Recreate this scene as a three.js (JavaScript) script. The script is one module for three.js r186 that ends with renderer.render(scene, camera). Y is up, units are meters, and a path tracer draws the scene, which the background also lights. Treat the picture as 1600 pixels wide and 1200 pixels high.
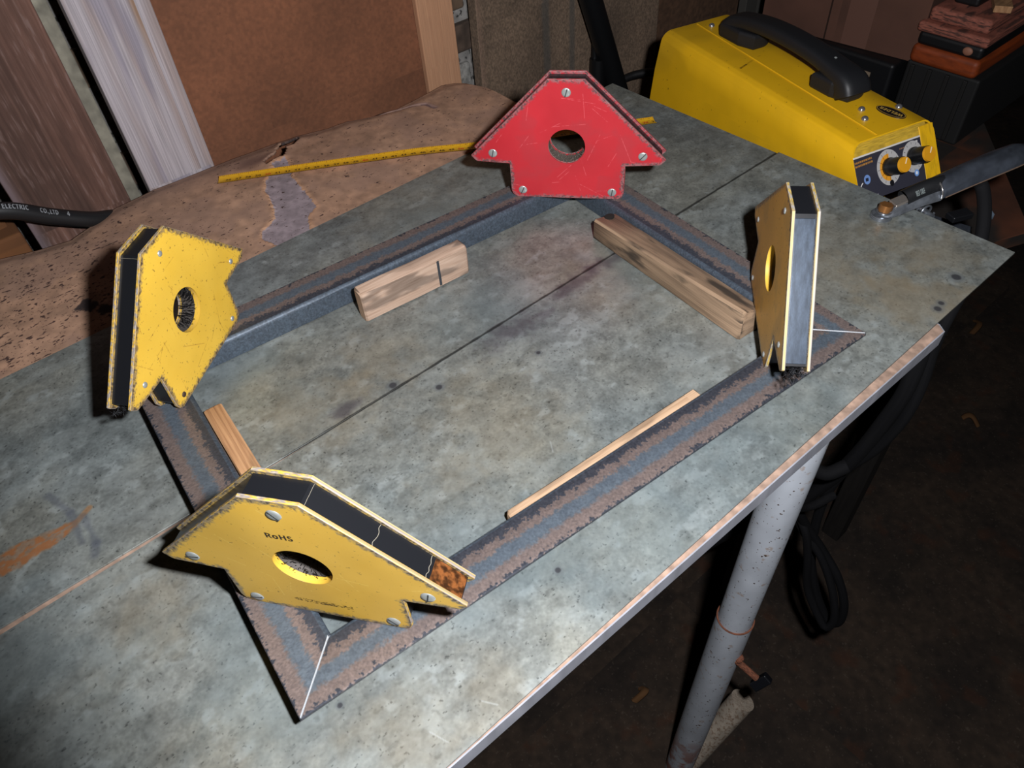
import * as THREE from 'three';
import { mergeGeometries, toCreasedNormals } from 'three/addons/utils/BufferGeometryUtils.js';
import { RoundedBoxGeometry } from 'three/addons/geometries/RoundedBoxGeometry.js';

// ------------------------------------------------------------------ camera, light, exposure
const TT = 0.95;                                   // height of the steel sheets above the floor
const scene = new THREE.Scene();
scene.background = new THREE.Color(0x000000);
const camera = new THREE.PerspectiveCamera(2 * Math.atan(600 / 1160) * 180 / Math.PI, 4 / 3, 0.02, 30);
camera.rotation.order = 'YXZ';
camera.position.set(-0.62729, 0.40021 + TT, 0.35433);
camera.rotation.set(-0.81853, -0.64884, -0.08328);
camera.updateMatrixWorld(true);
scene.add(camera);
const camDir = (x, y, z) => new THREE.Vector3(x, y, z).transformDirection(camera.matrixWorld);
const camR = camDir(1, 0, 0), camU = camDir(0, 1, 0), camF = camDir(0, 0, -1);
// the camera's own flash, a little above and to the right of the lens
const flash = new THREE.SpotLight(0xfbfbff, 1.95, 0, 0.95, 0.2, 2);
flash.name = 'flash_light';
flash.position.copy(camera.position).addScaledVector(camR, 0.070).addScaledVector(camU, 0.044);
flash.target.position.copy(camera.position).addScaledVector(camF, 1).addScaledVector(camR, 0.16).addScaledVector(camU, 0.10);
flash.castShadow = true; flash.shadow.mapSize.set(2048, 2048); flash.shadow.radius = 0.6;
flash.shadow.camera.near = 0.05; flash.shadow.camera.far = 6; flash.shadow.bias = -0.0005;
scene.add(flash, flash.target);
const renderer = new THREE.WebGLRenderer({ antialias: true });
renderer.toneMapping = THREE.LinearToneMapping;
renderer.toneMappingExposure = 1.0;
renderer.shadowMap.enabled = true;

// ------------------------------------------------------------------ helpers
const V = (x, y, z) => new THREE.Vector3(x, y, z);
function rng(seed) { let a = seed >>> 0; return () => { a = (a + 0x6D2B79F5) >>> 0; let t = a; t = Math.imul(t ^ (t >>> 15), t | 1); t ^= t + Math.imul(t ^ (t >>> 7), t | 61); return ((t ^ (t >>> 14)) >>> 0) / 4294967296; }; }
const NT = new Float32Array(65536); { const r = rng(77); for (let i = 0; i < 65536; i++) NT[i] = r(); }
function vn(x, y) { const xi = Math.floor(x), yi = Math.floor(y); let fx = x - xi, fy = y - yi; fx = fx * fx * (3 - 2 * fx); fy = fy * fy * (3 - 2 * fy); const a = xi & 255, b = (xi + 1) & 255, c = (yi & 255) << 8, d = ((yi + 1) & 255) << 8; return (NT[c + a] * (1 - fx) + NT[c + b] * fx) * (1 - fy) + (NT[d + a] * (1 - fx) + NT[d + b] * fx) * fy; }
function fbm(x, y, o = 4) { let s = 0, a = 0.5, n = 0; for (let i = 0; i < o; i++) { s += a * vn(x, y); n += a; x = x * 2.03 + 17.3; y = y * 2.03 + 9.1; a *= 0.5; } return s / n; }
const cl = (x, a = 0, b = 1) => Math.min(b, Math.max(a, x));
const ss = (a, b, x) => { const t = cl((x - a) / (b - a)); return t * t * (3 - 2 * t); };
const mix = (c, d, t) => [c[0] + (d[0] - c[0]) * t, c[1] + (d[1] - c[1]) * t, c[2] + (d[2] - c[2]) * t];
const mul = (c, k) => [c[0] * k, c[1] * k, c[2] * k];
function segDist(px, py, ax, ay, bx, by) { const dx = bx - ax, dy = by - ay; const t = cl(((px - ax) * dx + (py - ay) * dy) / (dx * dx + dy * dy + 1e-12)); return Math.hypot(px - ax - dx * t, py - ay - dy * t); }
function inPoly(p, x, y) { let c = false; for (let i = 0, j = p.length - 1; i < p.length; j = i++) if ((p[i][1] > y) !== (p[j][1] > y) && x < (p[j][0] - p[i][0]) * (y - p[i][1]) / (p[j][1] - p[i][1]) + p[i][0]) c = !c; return c; }
function polyDist(p, x, y) { let d = 1e9; for (let i = 0, j = p.length - 1; i < p.length; j = i++) d = Math.min(d, segDist(x, y, p[j][0], p[j][1], p[i][0], p[i][1])); return d; }
// colour map computed per pixel; fn(u, v) returns sRGB 0..255, v = 0 at the first row
function tex(w, h, fn, srgb = true) {
  const d = new Uint8Array(w * h * 4);
  for (let j = 0; j < h; j++) for (let i = 0; i < w; i++) { const c = fn((i + 0.5) / w, (j + 0.5) / h), k = (j * w + i) * 4; d[k] = cl(c[0], 0, 255); d[k + 1] = cl(c[1], 0, 255); d[k + 2] = cl(c[2], 0, 255); d[k + 3] = 255; }
  const t = new THREE.DataTexture(d, w, h, THREE.RGBAFormat); t.magFilter = THREE.LinearFilter; t.minFilter = THREE.LinearMipmapLinearFilter; t.generateMipmaps = true;
  t.wrapS = t.wrapT = THREE.RepeatWrapping; if (srgb) t.colorSpace = THREE.SRGBColorSpace; t.needsUpdate = true; return t;
}
function canvasTex(w, h, draw) { const c = document.createElement('canvas'); c.width = w; c.height = h; draw(c.getContext('2d'), w, h); const t = new THREE.CanvasTexture(c); t.colorSpace = THREE.SRGBColorSpace; return t; }
const std = (o) => new THREE.MeshStandardMaterial(o);
const flat = (hex, rough = 0.6, metal = 0) => std({ color: hex, roughness: rough, metalness: metal });

const used = {};
function numbered(n) { const k = used[n] = (used[n] || 0) + 1; return k === 1 ? n : n + '_' + String(k - 1).padStart(3, '0'); }
function tag(o, label, category, group) { o.userData.label = label; o.userData.category = category; if (group) o.userData.group = group; return o; }
// a thing: a group at its base; coordinates are table coordinates (y = 0 at the top of the steel sheets)
function thing(name, label, category, [x, y, z], turn = 0, group) {
  const o = new THREE.Group(); o.name = numbered(name); o.position.set(x, y + TT, z); o.rotation.y = turn; scene.add(o); tag(o, label, category, group); return o;
}
function mesh(name, geo, mat, parent, label) {
  const m = new THREE.Mesh(geo, mat); m.name = name; m.castShadow = m.receiveShadow = true; parent.add(m); if (label) m.userData.label = label; return m;
}
// part whose geometry is given in table coordinates, for a thing that is not turned
function partAt(name, geo, mat, root, label) { geo.translate(-root.position.x, -(root.position.y - TT), -root.position.z); return mesh(name, geo, mat, root, label); }
function struct(name, geo, mat) { geo.translate(0, TT, 0); const m = mesh(name, geo, mat, scene); m.userData.kind = 'structure'; return m; }
const merge = (a) => mergeGeometries(a.map(g => g.index ? g.toNonIndexed() : g), false);
function box(x0, x1, y0, y1, z0, z1, r = 0) { const g = r ? new RoundedBoxGeometry(x1 - x0, y1 - y0, z1 - z0, 2, r) : new THREE.BoxGeometry(x1 - x0, y1 - y0, z1 - z0); g.translate((x0 + x1) / 2, (y0 + y1) / 2, (z0 + z1) / 2); return g; }
function cylBetween(a, b, r0, r1 = r0, n = 24, open = false) { const d = b.clone().sub(a), L = d.length(); const g = new THREE.CylinderGeometry(r1, r0, L, n, 1, open); g.translate(0, L / 2, 0); g.applyQuaternion(new THREE.Quaternion().setFromUnitVectors(V(0, 1, 0), d.normalize())); g.translate(a.x, a.y, a.z); return g; }
function tube(pts, r, seg = 64, rad = 12) { return new THREE.TubeGeometry(new THREE.CatmullRomCurve3(pts.map(p => V(...p))), seg, r, rad, false); }
// uv from positions: grain runs along axis ga; su, sv = repeats per metre
function grainUV(g, ga, su, sv, ou = 0, ov = 0) {
  if (g.index) g = g.toNonIndexed(); g.computeVertexNormals(); const p = g.attributes.position, n = g.attributes.normal, uv = new Float32Array(p.count * 2);
  const G = (a, i, k) => k === 0 ? a.getX(i) : k === 1 ? a.getY(i) : a.getZ(i);
  for (let i = 0; i < p.count; i++) { const f = Math.floor(i / 3) * 3; let m = 0, mv = -1; for (let k = 0; k < 3; k++) { const v = Math.abs(G(n, f, k) + G(n, f + 1, k) + G(n, f + 2, k)); if (v > mv) { mv = v; m = k; } } let ua = ga, va; if (m === ga) { ua = (ga + 1) % 3; va = (ga + 2) % 3; } else va = 3 - m - ga; uv[2 * i] = G(p, i, ua) * su * (m === ga ? sv / su : 1) + ou; uv[2 * i + 1] = G(p, i, va) * sv + ov; }
  g.setAttribute('uv', new THREE.BufferAttribute(uv, 2)); return g;
}
function mapUV(g, fn) { const p = g.attributes.position, uv = new Float32Array(p.count * 2); for (let i = 0; i < p.count; i++) { const r = fn(p.getX(i), p.getY(i), p.getZ(i)); uv[2 * i] = r[0]; uv[2 * i + 1] = r[1]; } g.setAttribute('uv', new THREE.BufferAttribute(uv, 2)); return g; }
// flat plate lying level: polygon in x, z; top at y
function slab(poly, yTop, th, bevel = 0) {
  const s = new THREE.Shape(poly.map(p => new THREE.Vector2(p[0], -p[1])));
  const g = new THREE.ExtrudeGeometry(s, { depth: th - 2 * bevel, bevelEnabled: bevel > 0, bevelSize: bevel, bevelThickness: bevel, bevelOffset: -bevel, bevelSegments: 1 });
  g.rotateX(-Math.PI / 2); g.translate(0, yTop - th + bevel, 0); return g;
}

// ------------------------------------------------------------------ surface textures
const STAINS = [[-.4382, .0715, .05, .45], [-.5054, -.0087, .035, .4], [-.4588, -.0367, .03, .5], [-.4977, .1047, .03, .3], [-.6753, .0504, .03, .6], [-.5261, -.0284, .04, .35], [-.0533, .186, .05, .6], [-.109, .2113, .045, .8], [-.2602, .0168, .05, .35], [-.601, .2076, .03, .5], [-.557, .2165, .02, .45], [-.15, .15, .05, .4], [-.08, .12, .06, .4], [-.7, .19, .05, .35], [-.33, -.18, .06, .3], [-.8, -.12, .08, .3]];
const BLUES = [[-.3601, -.0239, .05], [-.3199, -.1487, .05], [-.2349, .0297, .05], [-.2875, .1981, .06], [-.5001, .1594, .05], [-.62, .12, .07], [-.42, .2, .07], [-.56, -.1, .05], [-.74, .03, .06]];
const DOTS = [[-.4663, -.0047, .0035], [-.4423, .0209, .003], [-.0632, .2153, .0045], [-.109, .2245, .0035], [-.101, .223, .0028], [-.135, .107, .002], [-.48, .19, .0022], [-.62, .17, .0018], [-.365, .045, .002]];
const SCR = [[-.557, .226, -.562, .219, .0004], [-.4171, .1151, -.422, .123, .0004], [-.588, .2234, -.592, .213, .0003]];
const BURN = [[-.36, .0115, .03, .014], [-.2374, .0022, .03, .008], [-.2852, .0039, .028, .01], [-.5054, -.0087, .012, .006], [-.1722, -.028, .02, .007]];
function steel(x, z, ph) {
  const a = fbm(x * 9 + ph, z * 9, 4), b = fbm(x * 45 + ph, z * 45 + 3, 4), c = fbm(x * 170, z * 170 + ph, 3), d = fbm(x * 700, z * 700, 2);
  let k = [127, 130, 125];
  k = mix(k, [120, 127, 126], ss(.40, .66, a)); k = mix(k, [133, 133, 123], ss(.48, .72, fbm(x * 14 + 40, z * 14 + ph, 3)) * .6);
  k = mul(k, .90 + .20 * (b - .5) + .24 * (c - .5) + .22 * (d - .5) + .06);
  k = mul(k, 1 + .26 * (fbm(x * 60 + 5, z * 95 + ph, 4) - .5)); k = mix(k, [157, 164, 162], .29 * ss(.55, .70, fbm(x * 34 + 60, z * 62 + ph, 4)));
  const bright = ss(.60, .76, fbm(x * 52 + 11, z * 90 + ph, 4)) * ss(.40, .62, c); k = mix(k, [166, 174, 174], bright * .42);
  const sp = fbm(x * 620 + 5, z * 760 + ph, 2); k = mul(k, 1 - .36 * ss(.78, .88, sp)); const sp2 = fbm(x * 240 + 90, z * 330 + ph, 3); k = mul(k, 1 - .13 * ss(.70, .82, sp2));
  for (const s of STAINS) { const r = Math.hypot(x - s[0], z - s[1]) / s[2]; if (r < 1.5) k = mix(k, [142, 128, 104], s[3] * .6 * ss(1.4, .1, r + (fbm(x * 70, z * 70, 3) - .5) * 1.6)); }
  for (const s of BLUES) { const r = Math.hypot(x - s[0], z - s[1]) / s[2]; if (r < 1.5) k = mix(k, [112, 126, 130], .4 * ss(1.3, .1, r + (fbm(x * 50 + 9, z * 50, 3) - .5) * 1.3)); }
  for (const s of BURN) { const dx = x - s[0], dz = z - s[1]; const r = Math.hypot((dx * .9 - dz * .2) / s[2], (dz + dx * .1) / s[3]); if (r < 1.6) k = mix(k, [70, 66, 72], .6 * ss(1.3, .2, r + (fbm(x * 120, z * 120, 3) - .5) * 1.4)); }
  for (const s of DOTS) { const r = Math.hypot(x - s[0], z - s[1]) / s[2]; if (r < 2) { k = mix(k, [96, 102, 106], .4 * ss(2, 1, r)); k = mix(k, [52, 52, 56], .75 * ss(1, .6, r)); } }
  { const e = Math.abs(z + .0004) + (fbm(x * 120, z * 300, 2) - .5) * .0012; k = mul(k, 1 - .55 * ss(.0016, .0004, e) * ss(-.62, -.5, x)); }
  for (const s of SCR) { const r = segDist(x, z, s[0], s[1], s[2], s[3]); k = mix(k, [190, 196, 198], .35 * ss(s[4] * 1.6, s[4] * .4, r)); }
  { const r = segDist(x, z, -.7345, -.0492, -.6905, -.0464) - .0065 * ss(-.68, -.72, x) - .002, n = (fbm(x * 150, z * 150, 3) - .5) * .004; k = mix(k, [158, 100, 60], .85 * ss(.0015, -.0015, r + n * 1.6) * (.45 + .55 * ss(.35, .6, fbm(x * 260, z * 420, 3)))); const r2 = segDist(x, z, -.69, -.047, -.678, -.0535); k = mix(k, [160, 116, 78], .7 * ss(.003, .0012, r2)); }
  for (const [ax, az, bx, bz] of [[-.6959, -.0829, -.6887, -.0589], [-.6889, -.058, -.6905, -.03], [-.683, -.05, -.684, -.0227], [-.684, -.0227, -.688, -.014]]) k = mix(k, [82, 86, 96], .42 * ss(.004, .0005, segDist(x, z, ax, az, bx, bz) + (fbm(x * 90, z * 90, 2) - .5) * .003));
  return k;
}
const BX0 = -1.15, BX1 = 0, BZ0 = -.2268, BZ1 = .2325;
const steelBackTex = tex(1800, 360, (u, v) => steel(BX0 + u * (BX1 - BX0), BZ0 + v * .2268, 0));
const steelFrontTex = tex(2000, 410, (u, v) => steel(BX0 + u * (BX1 - BX0), v * .2325, 31));
const roughTex = tex(512, 512, (u, v) => { const n = fbm(u * 12, v * 12, 5); const k = 130 + 110 * n; return [k, k, k]; }, false);
function wood(w, h, seed, light, dark, o = {}) {   // u along the grain
  const { fu = 2, fv = 22, rings = 14, stain = 0, grey = 0 } = o;
  return tex(w, h, (u, v) => {
    const warp = (fbm(u * fu + seed, v * 2.5 + seed, 3) - .5) * .5; const r = Math.abs(Math.sin((v + warp) * rings * Math.PI)); const f = fbm(u * fu * 3 + seed, v * fv * 3, 4), g = fbm(u * fu * 14, v * fv * 9 + seed, 3);
    let k = mix(light, dark, cl(.26 * Math.pow(r, 3) + .30 * ss(.45, .75, f) + .30 * (g - .4)));
    if (grey) k = mix(k, [120, 112, 116], grey * ss(.4, .7, fbm(u * 5 + seed * 3, v * 4, 4)));
    if (stain) k = mul(k, 1 - stain * ss(.5, .72, fbm(u * 6 + 30 + seed, v * 5, 4)));
    return k;
  });
}
const blockTexA = wood(512, 256, 3, [188, 162, 142], [138, 110, 90], { rings: 9, stain: .3 });
const blockTexB = wood(512, 256, 9, [158, 132, 106], [92, 74, 58], { rings: 7, stain: .55 });
const blockTexC = wood(512, 128, 14, [186, 156, 126], [138, 106, 78], { rings: 4, stain: .2 });
const blockTexD = wood(512, 128, 21, [190, 146, 104], [126, 86, 56], { rings: 8, stain: .15 });
// mill scale on hot-rolled angle: v runs across the flange from its outer edge (0) over the rounded corner to the foot (1)
const scaleTex = tex(1600, 128, (u, v) => {
  const n = fbm(u * 170, v * 15, 4), m = fbm(u * 460 + 7, v * 40, 3), q = fbm(u * 22 + 3, v * 3, 3);
  const blue = mix([80, 89, 99], [96, 106, 115], n), brown = mix([98, 88, 86], [128, 113, 107], m), dark = mix([48, 52, 60], [72, 74, 82], m);
  const jig = (n - .5) * .22 + (m - .5) * .22 + (q - .5) * .06;
  const x = v / .625;                                     // 0..1 over the flange
  let k = dark; k = mix(k, brown, ss(.09, .13, x + jig)); k = mix(k, blue, ss(.31, .42, x + jig * .5)); k = mix(k, brown, ss(.60, .68, x + jig * .6)); k = mix(k, dark, ss(.80, .84, x + jig)); k = mix(k, blue, ss(.98, 1.04, x));
  if (x > .98) k = mul(mix([76, 88, 100], [68, 76, 86], n), .8 + .4 * m);
  return mul(k, .86 + .28 * fbm(u * 600, v * 50, 2));
});
const rustSpot = (u, v) => 0;

// ------------------------------------------------------------------ room
const floorTex = tex(1024, 1024, (u, v) => { const a = fbm(u * 10, v * 10, 5), b = fbm(u * 90, v * 90, 3), c = fbm(u * 300, v * 300, 2); let k = mix([44, 36, 30], [62, 50, 40], ss(.3, .7, a)); k = mul(k, .75 + .5 * b); if (c > .70) k = mix(k, [110, 100, 88], .4 * ss(.74, .86, c)); k = mix(k, [84, 46, 28], .4 * ss(.62, .8, fbm(u * 24 + 50, v * 24, 4))); return k; });
floorTex.repeat.set(1, 1);
const floorMat = std({ map: floorTex, roughness: .95 });
const wallMat = std({ map: tex(512, 512, (u, v) => { const k = 58 + 26 * fbm(u * 14, v * 14, 5); return [k, k * .93, k * .86]; }), roughness: .95 });
const X0 = -2.0, X1 = 2.6, Z0 = -.5, Z1 = 2.3, Y0 = -TT, Y1 = 1.55;
struct('floor', grainUV(box(X0 - .2, X1 + .2, Y0 - .15, Y0, Z0 - .2, Z1 + .2), 0, .9, .9), floorMat);
struct('ceiling', grainUV(box(X0 - .2, X1 + .2, Y1, Y1 + .15, Z0 - .2, Z1 + .2), 0, .9, .9), wallMat);
struct('wall_left', grainUV(box(X0 - .2, X0, Y0, Y1, Z0 - .2, Z1 + .2), 2, .9, .9), wallMat);
struct('wall_right', grainUV(box(X1, X1 + .2, Y0, Y1, Z0 - .2, Z1 + .2), 2, .9, .9), wallMat);
struct('wall_front', grainUV(box(X0, X1, Y0, Y1, Z1, Z1 + .2), 0, .9, .9), wallMat);
const mortarMat = std({ map: tex(512, 512, (u, v) => { const n = fbm(u * 60, v * 60, 4), k = 108 + 70 * n; const d = ss(.62, .7, fbm(u * 110, v * 110, 3)); return mul([k, k * .98, k * .95], 1 - .6 * d); }), roughness: 1 });
const wallBack = struct('wall_back', grainUV(box(X0, X1, Y0, Y1, Z0 - .2, Z0 - .006), 0, 2, 2), mortarMat);
{ // bricks proud of the mortar where the wall shows between the boards
  const bm = [[92, 76, 62], [84, 70, 60], [100, 82, 66]].map((c, i) => std({ map: tex(256, 128, (u, v) => mul(c, .7 + .6 * fbm(u * 18 + i * 9, v * 9, 5))), roughness: 1 }));
  const pale = std({ map: tex(256, 128, (u, v) => mul([168, 166, 160], .5 + .7 * fbm(u * 40, v * 20, 5))), roughness: 1 });
  const r = rng(5); let n = 0;
  for (let row = -5; row < 6; row++) for (let col = -2; col < 5; col++) {
    const y0 = -.036 + row * .056, x0 = -.10 + col * .208 + (row & 1 ? .104 : 0); if (x0 > .62) continue;
    const g = box(0, .198, 0, .037 + r() * .002, -.03, .001 + r() * .004, .003); const isPale = row === -1;
    const m = mesh(n ? 'brick_' + String(n).padStart(3, '0') : 'brick', grainUV(g, 0, 5, 9, r(), r()), isPale ? pale : bm[(row * 7 + col * 3 + 70) % 3], wallBack); m.position.set(x0 + (r() - .5) * .004, y0 + TT, Z0 - .001); n++;
  }
}

// ------------------------------------------------------------------ work table
const table = thing('work_table', 'workbench with thin light-edged board top on white tube legs under the steel sheets', 'table', [-.22, -TT, .2]);
{
  const brd = std({ map: tex(512, 256, (u, v) => mul([156, 130, 113], .72 + .5 * fbm(u * 120, v * 60, 4))), roughness: .9 });
  const edgeM = std({ map: tex(512, 64, (u, v) => mul([150, 152, 160], .85 + .25 * fbm(u * 60, v * 8, 3))), roughness: .5 });
  const zr = (x) => .2322 + (.2397 - .2322) * cl((x + .6) / .48);      // the front edge runs slightly askew
  const P = [[-1.2, -.19], [-.1225, -.19], [-.1225, .2338], [-.1265, zr(-.1265)], [-.35, zr(-.35)], [-.6, .2322], [-1.2, .2315]];
  partAt('tabletop', grainUV(slab(P, -.0016, .0145, .0008), 0, 2, 4), brd, table);
  partAt('back_rail', grainUV(box(-1.2, -.1225, -.024, -.0056, -.335, -.1902, .001), 0, 2, 4), brd, table);
  const w = .0009, E = [[-1.2, .2315 + w], [-.6, .2322 + w], [-.35, zr(-.35) + w], [-.1265, zr(-.1265) + w], [-.1225 + w, .2338], [-.1225 + w, -.19]], I = [[-.1225, -.19], [-.1225, .2338], [-.1265, zr(-.1265)], [-.35, zr(-.35)], [-.6, .2322], [-1.2, .2315]];
  partAt('edge_band', grainUV(slab(E.concat(I), -.0022, .0142), 0, 2, 4), edgeM, table, 'light grey laminate edge band');
  const paintOf = (lo) => std({ map: tex(512, 1024, (u, v) => {
    const n = fbm(u * 14, v * 60, 4), q = fbm(u * 40 + 8, v * 150, 3), low = lo * ss(.42, .1, v);
    let k = mul([196, 202, 210], .9 + .16 * fbm(u * 6, v * 14, 3)); k = mix(k, [150, 116, 92], .45 * ss(.70, .86, n)); k = mix(k, [62, 40, 30], .95 * ss(.79, .815, q)); k = mix(k, [150, 84, 66], low * .75 * ss(.42, .66, fbm(u * 8 + 3, v * 22, 4))); return k;
  }), roughness: .5 });
  const paint = paintOf(1), paintTop = paintOf(0);
  const a = V(-.2095, -.016, .2), b = V(-.2315, -TT, .2), at = (y) => a.clone().lerp(b, (a.y - y) / (a.y - b.y));
  partAt('leg', cylBetween(at(-.46), a, .0193, .0193, 40), paintTop, table, 'white painted steel tube leg with rust chips');
  const rust = std({ map: tex(128, 64, (u, v) => mul([128, 78, 56], .5 + .9 * fbm(u * 20, v * 10, 4))), roughness: .9 });
  const sl = partAt('sleeve', cylBetween(b, at(-.415), .0212, .0212, 40), paint, table, 'wider white sleeve at the foot of the leg');
  const dir = a.clone().sub(b).normalize(); const rg = new THREE.TorusGeometry(.0205, .0011, 8, 40); rg.rotateX(Math.PI / 2); rg.applyQuaternion(new THREE.Quaternion().setFromUnitVectors(V(0, 1, 0), dir)); { const p = at(-.4145); rg.translate(p.x, p.y, p.z); }
  partAt('sleeve_rim', rg, rust, table, 'rusty bare rim');
  partAt('weld_bead', merge([0, 1, 2, 3, 4].map(i => { const g = new THREE.IcosahedronGeometry(.0042, 1); g.translate(-.2225 + (i % 3) * .003, -.492 + (i % 2) * .005, .2205 + (i % 2) * .002); return g; })), rust, table);
  partAt('clamp_screw', cylBetween(V(-.2225, -.493, .218), V(-.215, -.509, .247), .0042, .0042, 16), rust, table);
  { const g = new RoundedBoxGeometry(.011, .025, .0125, 3, .002); g.rotateX(.5); g.rotateZ(-.55); g.rotateY(.3); g.translate(-.2125, -.5145, .2525); partAt('clamp_knob', g, flat(0x15161a, .3), table, 'black plastic wing knob'); }
  const creamTube = std({ map: tex(256, 256, (u, v) => mix(mul([176, 164, 148], .85 + .25 * fbm(u * 12, v * 20, 3)), [116, 92, 74], .7 * ss(.48, .78, fbm(u * 40, v * 70, 4)))), roughness: .7 });
  partAt('brace_tube', cylBetween(V(-.235, -.945, .205), V(-.140, -.768, .223), .0185, .0185, 32), creamTube, table, 'stained cream tube ending beside the sleeve');
  for (const [x, z] of [[-1.05, .2], [-1.05, -.28], [-.24, -.28]]) partAt('leg', cylBetween(V(x, -TT, z), V(x, -.016, z), .0193, .0193, 32), paint, table);
}
// ------------------------------------------------------------------ steel sheets
function sheet(poly, y, tx, z0, zl, label) {
  const m = std({ map: tx, roughness: .52, metalness: .25, roughnessMap: roughTex });
  const o = thing('steel_sheet', label, 'metal sheet', [-.5, y - .0014, z0 + zl / 2]);
  const g = slab(poly, y, .0014, .0001); mapUV(g, (x, yy, z) => [(x - BX0) / (BX1 - BX0), (z - z0) / zl]); partAt('plate', g, m, o); return o;
}
sheet([[-1.15, -.2268], [-.6, -.2264], [-.0032, -.2268], [-.0026, -.0003], [-.3, -.0002], [-.52, -.0004], [-.6, -.0016], [-.75, -.0040], [-1.15, -.0085]], 0, steelBackTex, BZ0, .2268, 'grey galvanised steel sheet at the back, beside the brown board, under the red magnet');
sheet([[-1.15, .0005], [-.75, .0006], [-.3, .0002], [-.0006, .0001], [0, .001], [.0003, .2322], [-.0012, .2326], [-.3, .2325], [-.62, .2322], [-1.15, .2318]], .0000, steelFrontTex, 0, .2325, 'grey galvanised steel sheet along the front edge of the table, clamp at its corner');

// ------------------------------------------------------------------ brown board with torn skin between sheet and wall
{
  const edge = [[-1.2, -.402], [-.75, -.401], [-.6439, -.398], [-.6123, -.3862], [-.5843, -.3795], [-.558, -.390], [-.5321, -.4022], [-.4895, -.4078], [-.4231, -.405], [-.3528, -.4005], [-.32, -.393], [-.295, -.385], [-.267, -.383], [-.2443, -.374], [-.2151, -.3655], [-.1786, -.370], [-.1425, -.3747], [-.128, -.368], [-.1196, -.358], [-.1125, -.336], [-.1105, -.30], [-.1105, -.19]];
  const zb = (x) => { for (let i = 0; i < edge.length - 1; i++) if (x <= edge[i + 1][0]) { const t = (x - edge[i][0]) / (edge[i + 1][0] - edge[i][0]); return edge[i][1] + t * (edge[i + 1][1] - edge[i][1]); } return -.19; };
  const tear = [[-.381, -.3649], [-.3704, -.3706], [-.3622, -.3715], [-.3599, -.3786], [-.3549, -.3792], [-.3527, -.3846], [-.3444, -.3838], [-.3325, -.3862], [-.3329, -.3826], [-.3435, -.3769], [-.3517, -.3778], [-.3584, -.3713], [-.3633, -.3651], [-.3707, -.3672], [-.3802, -.3622]];
  const crack = [[-.267, -.3823], [-.2443, -.3732], [-.2184, -.3631], [-.2022, -.3568], [-.1866, -.3468], [-.1845, -.331]];
  const peel = [[-.3779, -.358], [-.3628, -.3589], [-.3638, -.3488], [-.3763, -.3207], [-.3789, -.2977], [-.3805, -.2845], [-.3822, -.27], [-.3844, -.2564], [-.3934, -.2532], [-.4001, -.2478], [-.4051, -.2319], [-.4224, -.21], [-.4393, -.21], [-.4495, -.2479], [-.4408, -.2593], [-.4236, -.2685], [-.4136, -.2925], [-.4091, -.3171], [-.3995, -.3326], [-.3848, -.3436]];
  const XA = -1.15, XB = -.1106, ZA = -.2215, nx = 620, nz = 130;
  const H = (x, z) => {
    const d = zb(x), e = z - d; let y = -.0016 + .0035 * ss(-.24, -.33, z) - .006 * ss(.016, 0, e) * .45 + (fbm(x * 16, z * 16, 3) - .5) * .0022 * ss(-.23, -.28, z);
    const pd = polyDist(peel, x, z), pin = inPoly(peel, x + (fbm(x * 260, z * 260, 2) - .5) * .004, z + (fbm(x * 260 + 40, z * 260, 2) - .5) * .004); y -= pin ? .0009 : 0; if (!pin) y += .0012 * ss(.008, 0, pd) * ss(.3, .6, fbm(x * 90, z * 90, 2));
    const td = polyDist(tear, x, z); y += .0022 * ss(.014, .0, td);
    const cd = Math.min(...crack.slice(1).map((p, i) => segDist(x, z, crack[i][0], crack[i][1], p[0], p[1]))); y -= .0016 * ss(.002, .0005, cd);
    return y;
  };
  const pos = [], uvs = [], idx = [];
  for (let i = 0; i <= nx; i++) { const x = XA + (XB - XA) * i / nx, z1 = Math.min(zb(x), ZA - .004); for (let j = 0; j <= nz; j++) { const z = ZA + (z1 - ZA) * j / nz; pos.push(x, H(x, z), z); uvs.push((x - XA) / (XB - XA), (ZA - z) / .19); } }
  const keep = [];
  for (let i = 0; i < nx; i++) for (let j = 0; j < nz; j++) {
    const a = i * (nz + 1) + j, b = a + nz + 1; const cx = (pos[3 * a] + pos[3 * b]) / 2, cz = (pos[3 * a + 2] + pos[3 * a + 5]) / 2;
    if (inPoly(tear, cx + (fbm(cx * 300, cz * 300, 2) - .5) * .003, cz) || polyDist(tear, cx, cz) < (cx < -.352 ? .0036 : .0012)) continue; keep.push([a, b]); idx.push(a, b, a + 1, b, b + 1, a + 1);
  }
  // underside and walls along every free edge
  const N = pos.length / 3; for (let k = 0; k < N; k++) { pos.push(pos[3 * k], pos[3 * k + 1] - .0025, pos[3 * k + 2]); uvs.push(uvs[2 * k], uvs[2 * k + 1]); }
  const ec = new Map(); for (let t = 0; t < idx.length; t += 3) for (let e = 0; e < 3; e++) { const p = idx[t + e], q = idx[t + (e + 1) % 3], key = p < q ? p * N + q : q * N + p; ec.set(key, ec.has(key) ? null : [p, q]); }
  const top = idx.slice(); for (let t = 0; t < top.length; t += 3) idx.push(top[t] + N, top[t + 2] + N, top[t + 1] + N);
  for (const e of ec.values()) if (e) { const [p, q] = e; idx.push(p, p + N, q, q, p + N, q + N); }
  const g = new THREE.BufferGeometry(); g.setAttribute('position', new THREE.Float32BufferAttribute(pos, 3)); g.setAttribute('uv', new THREE.Float32BufferAttribute(uvs, 2)); g.setIndex(idx); g.computeVertexNormals();
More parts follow.
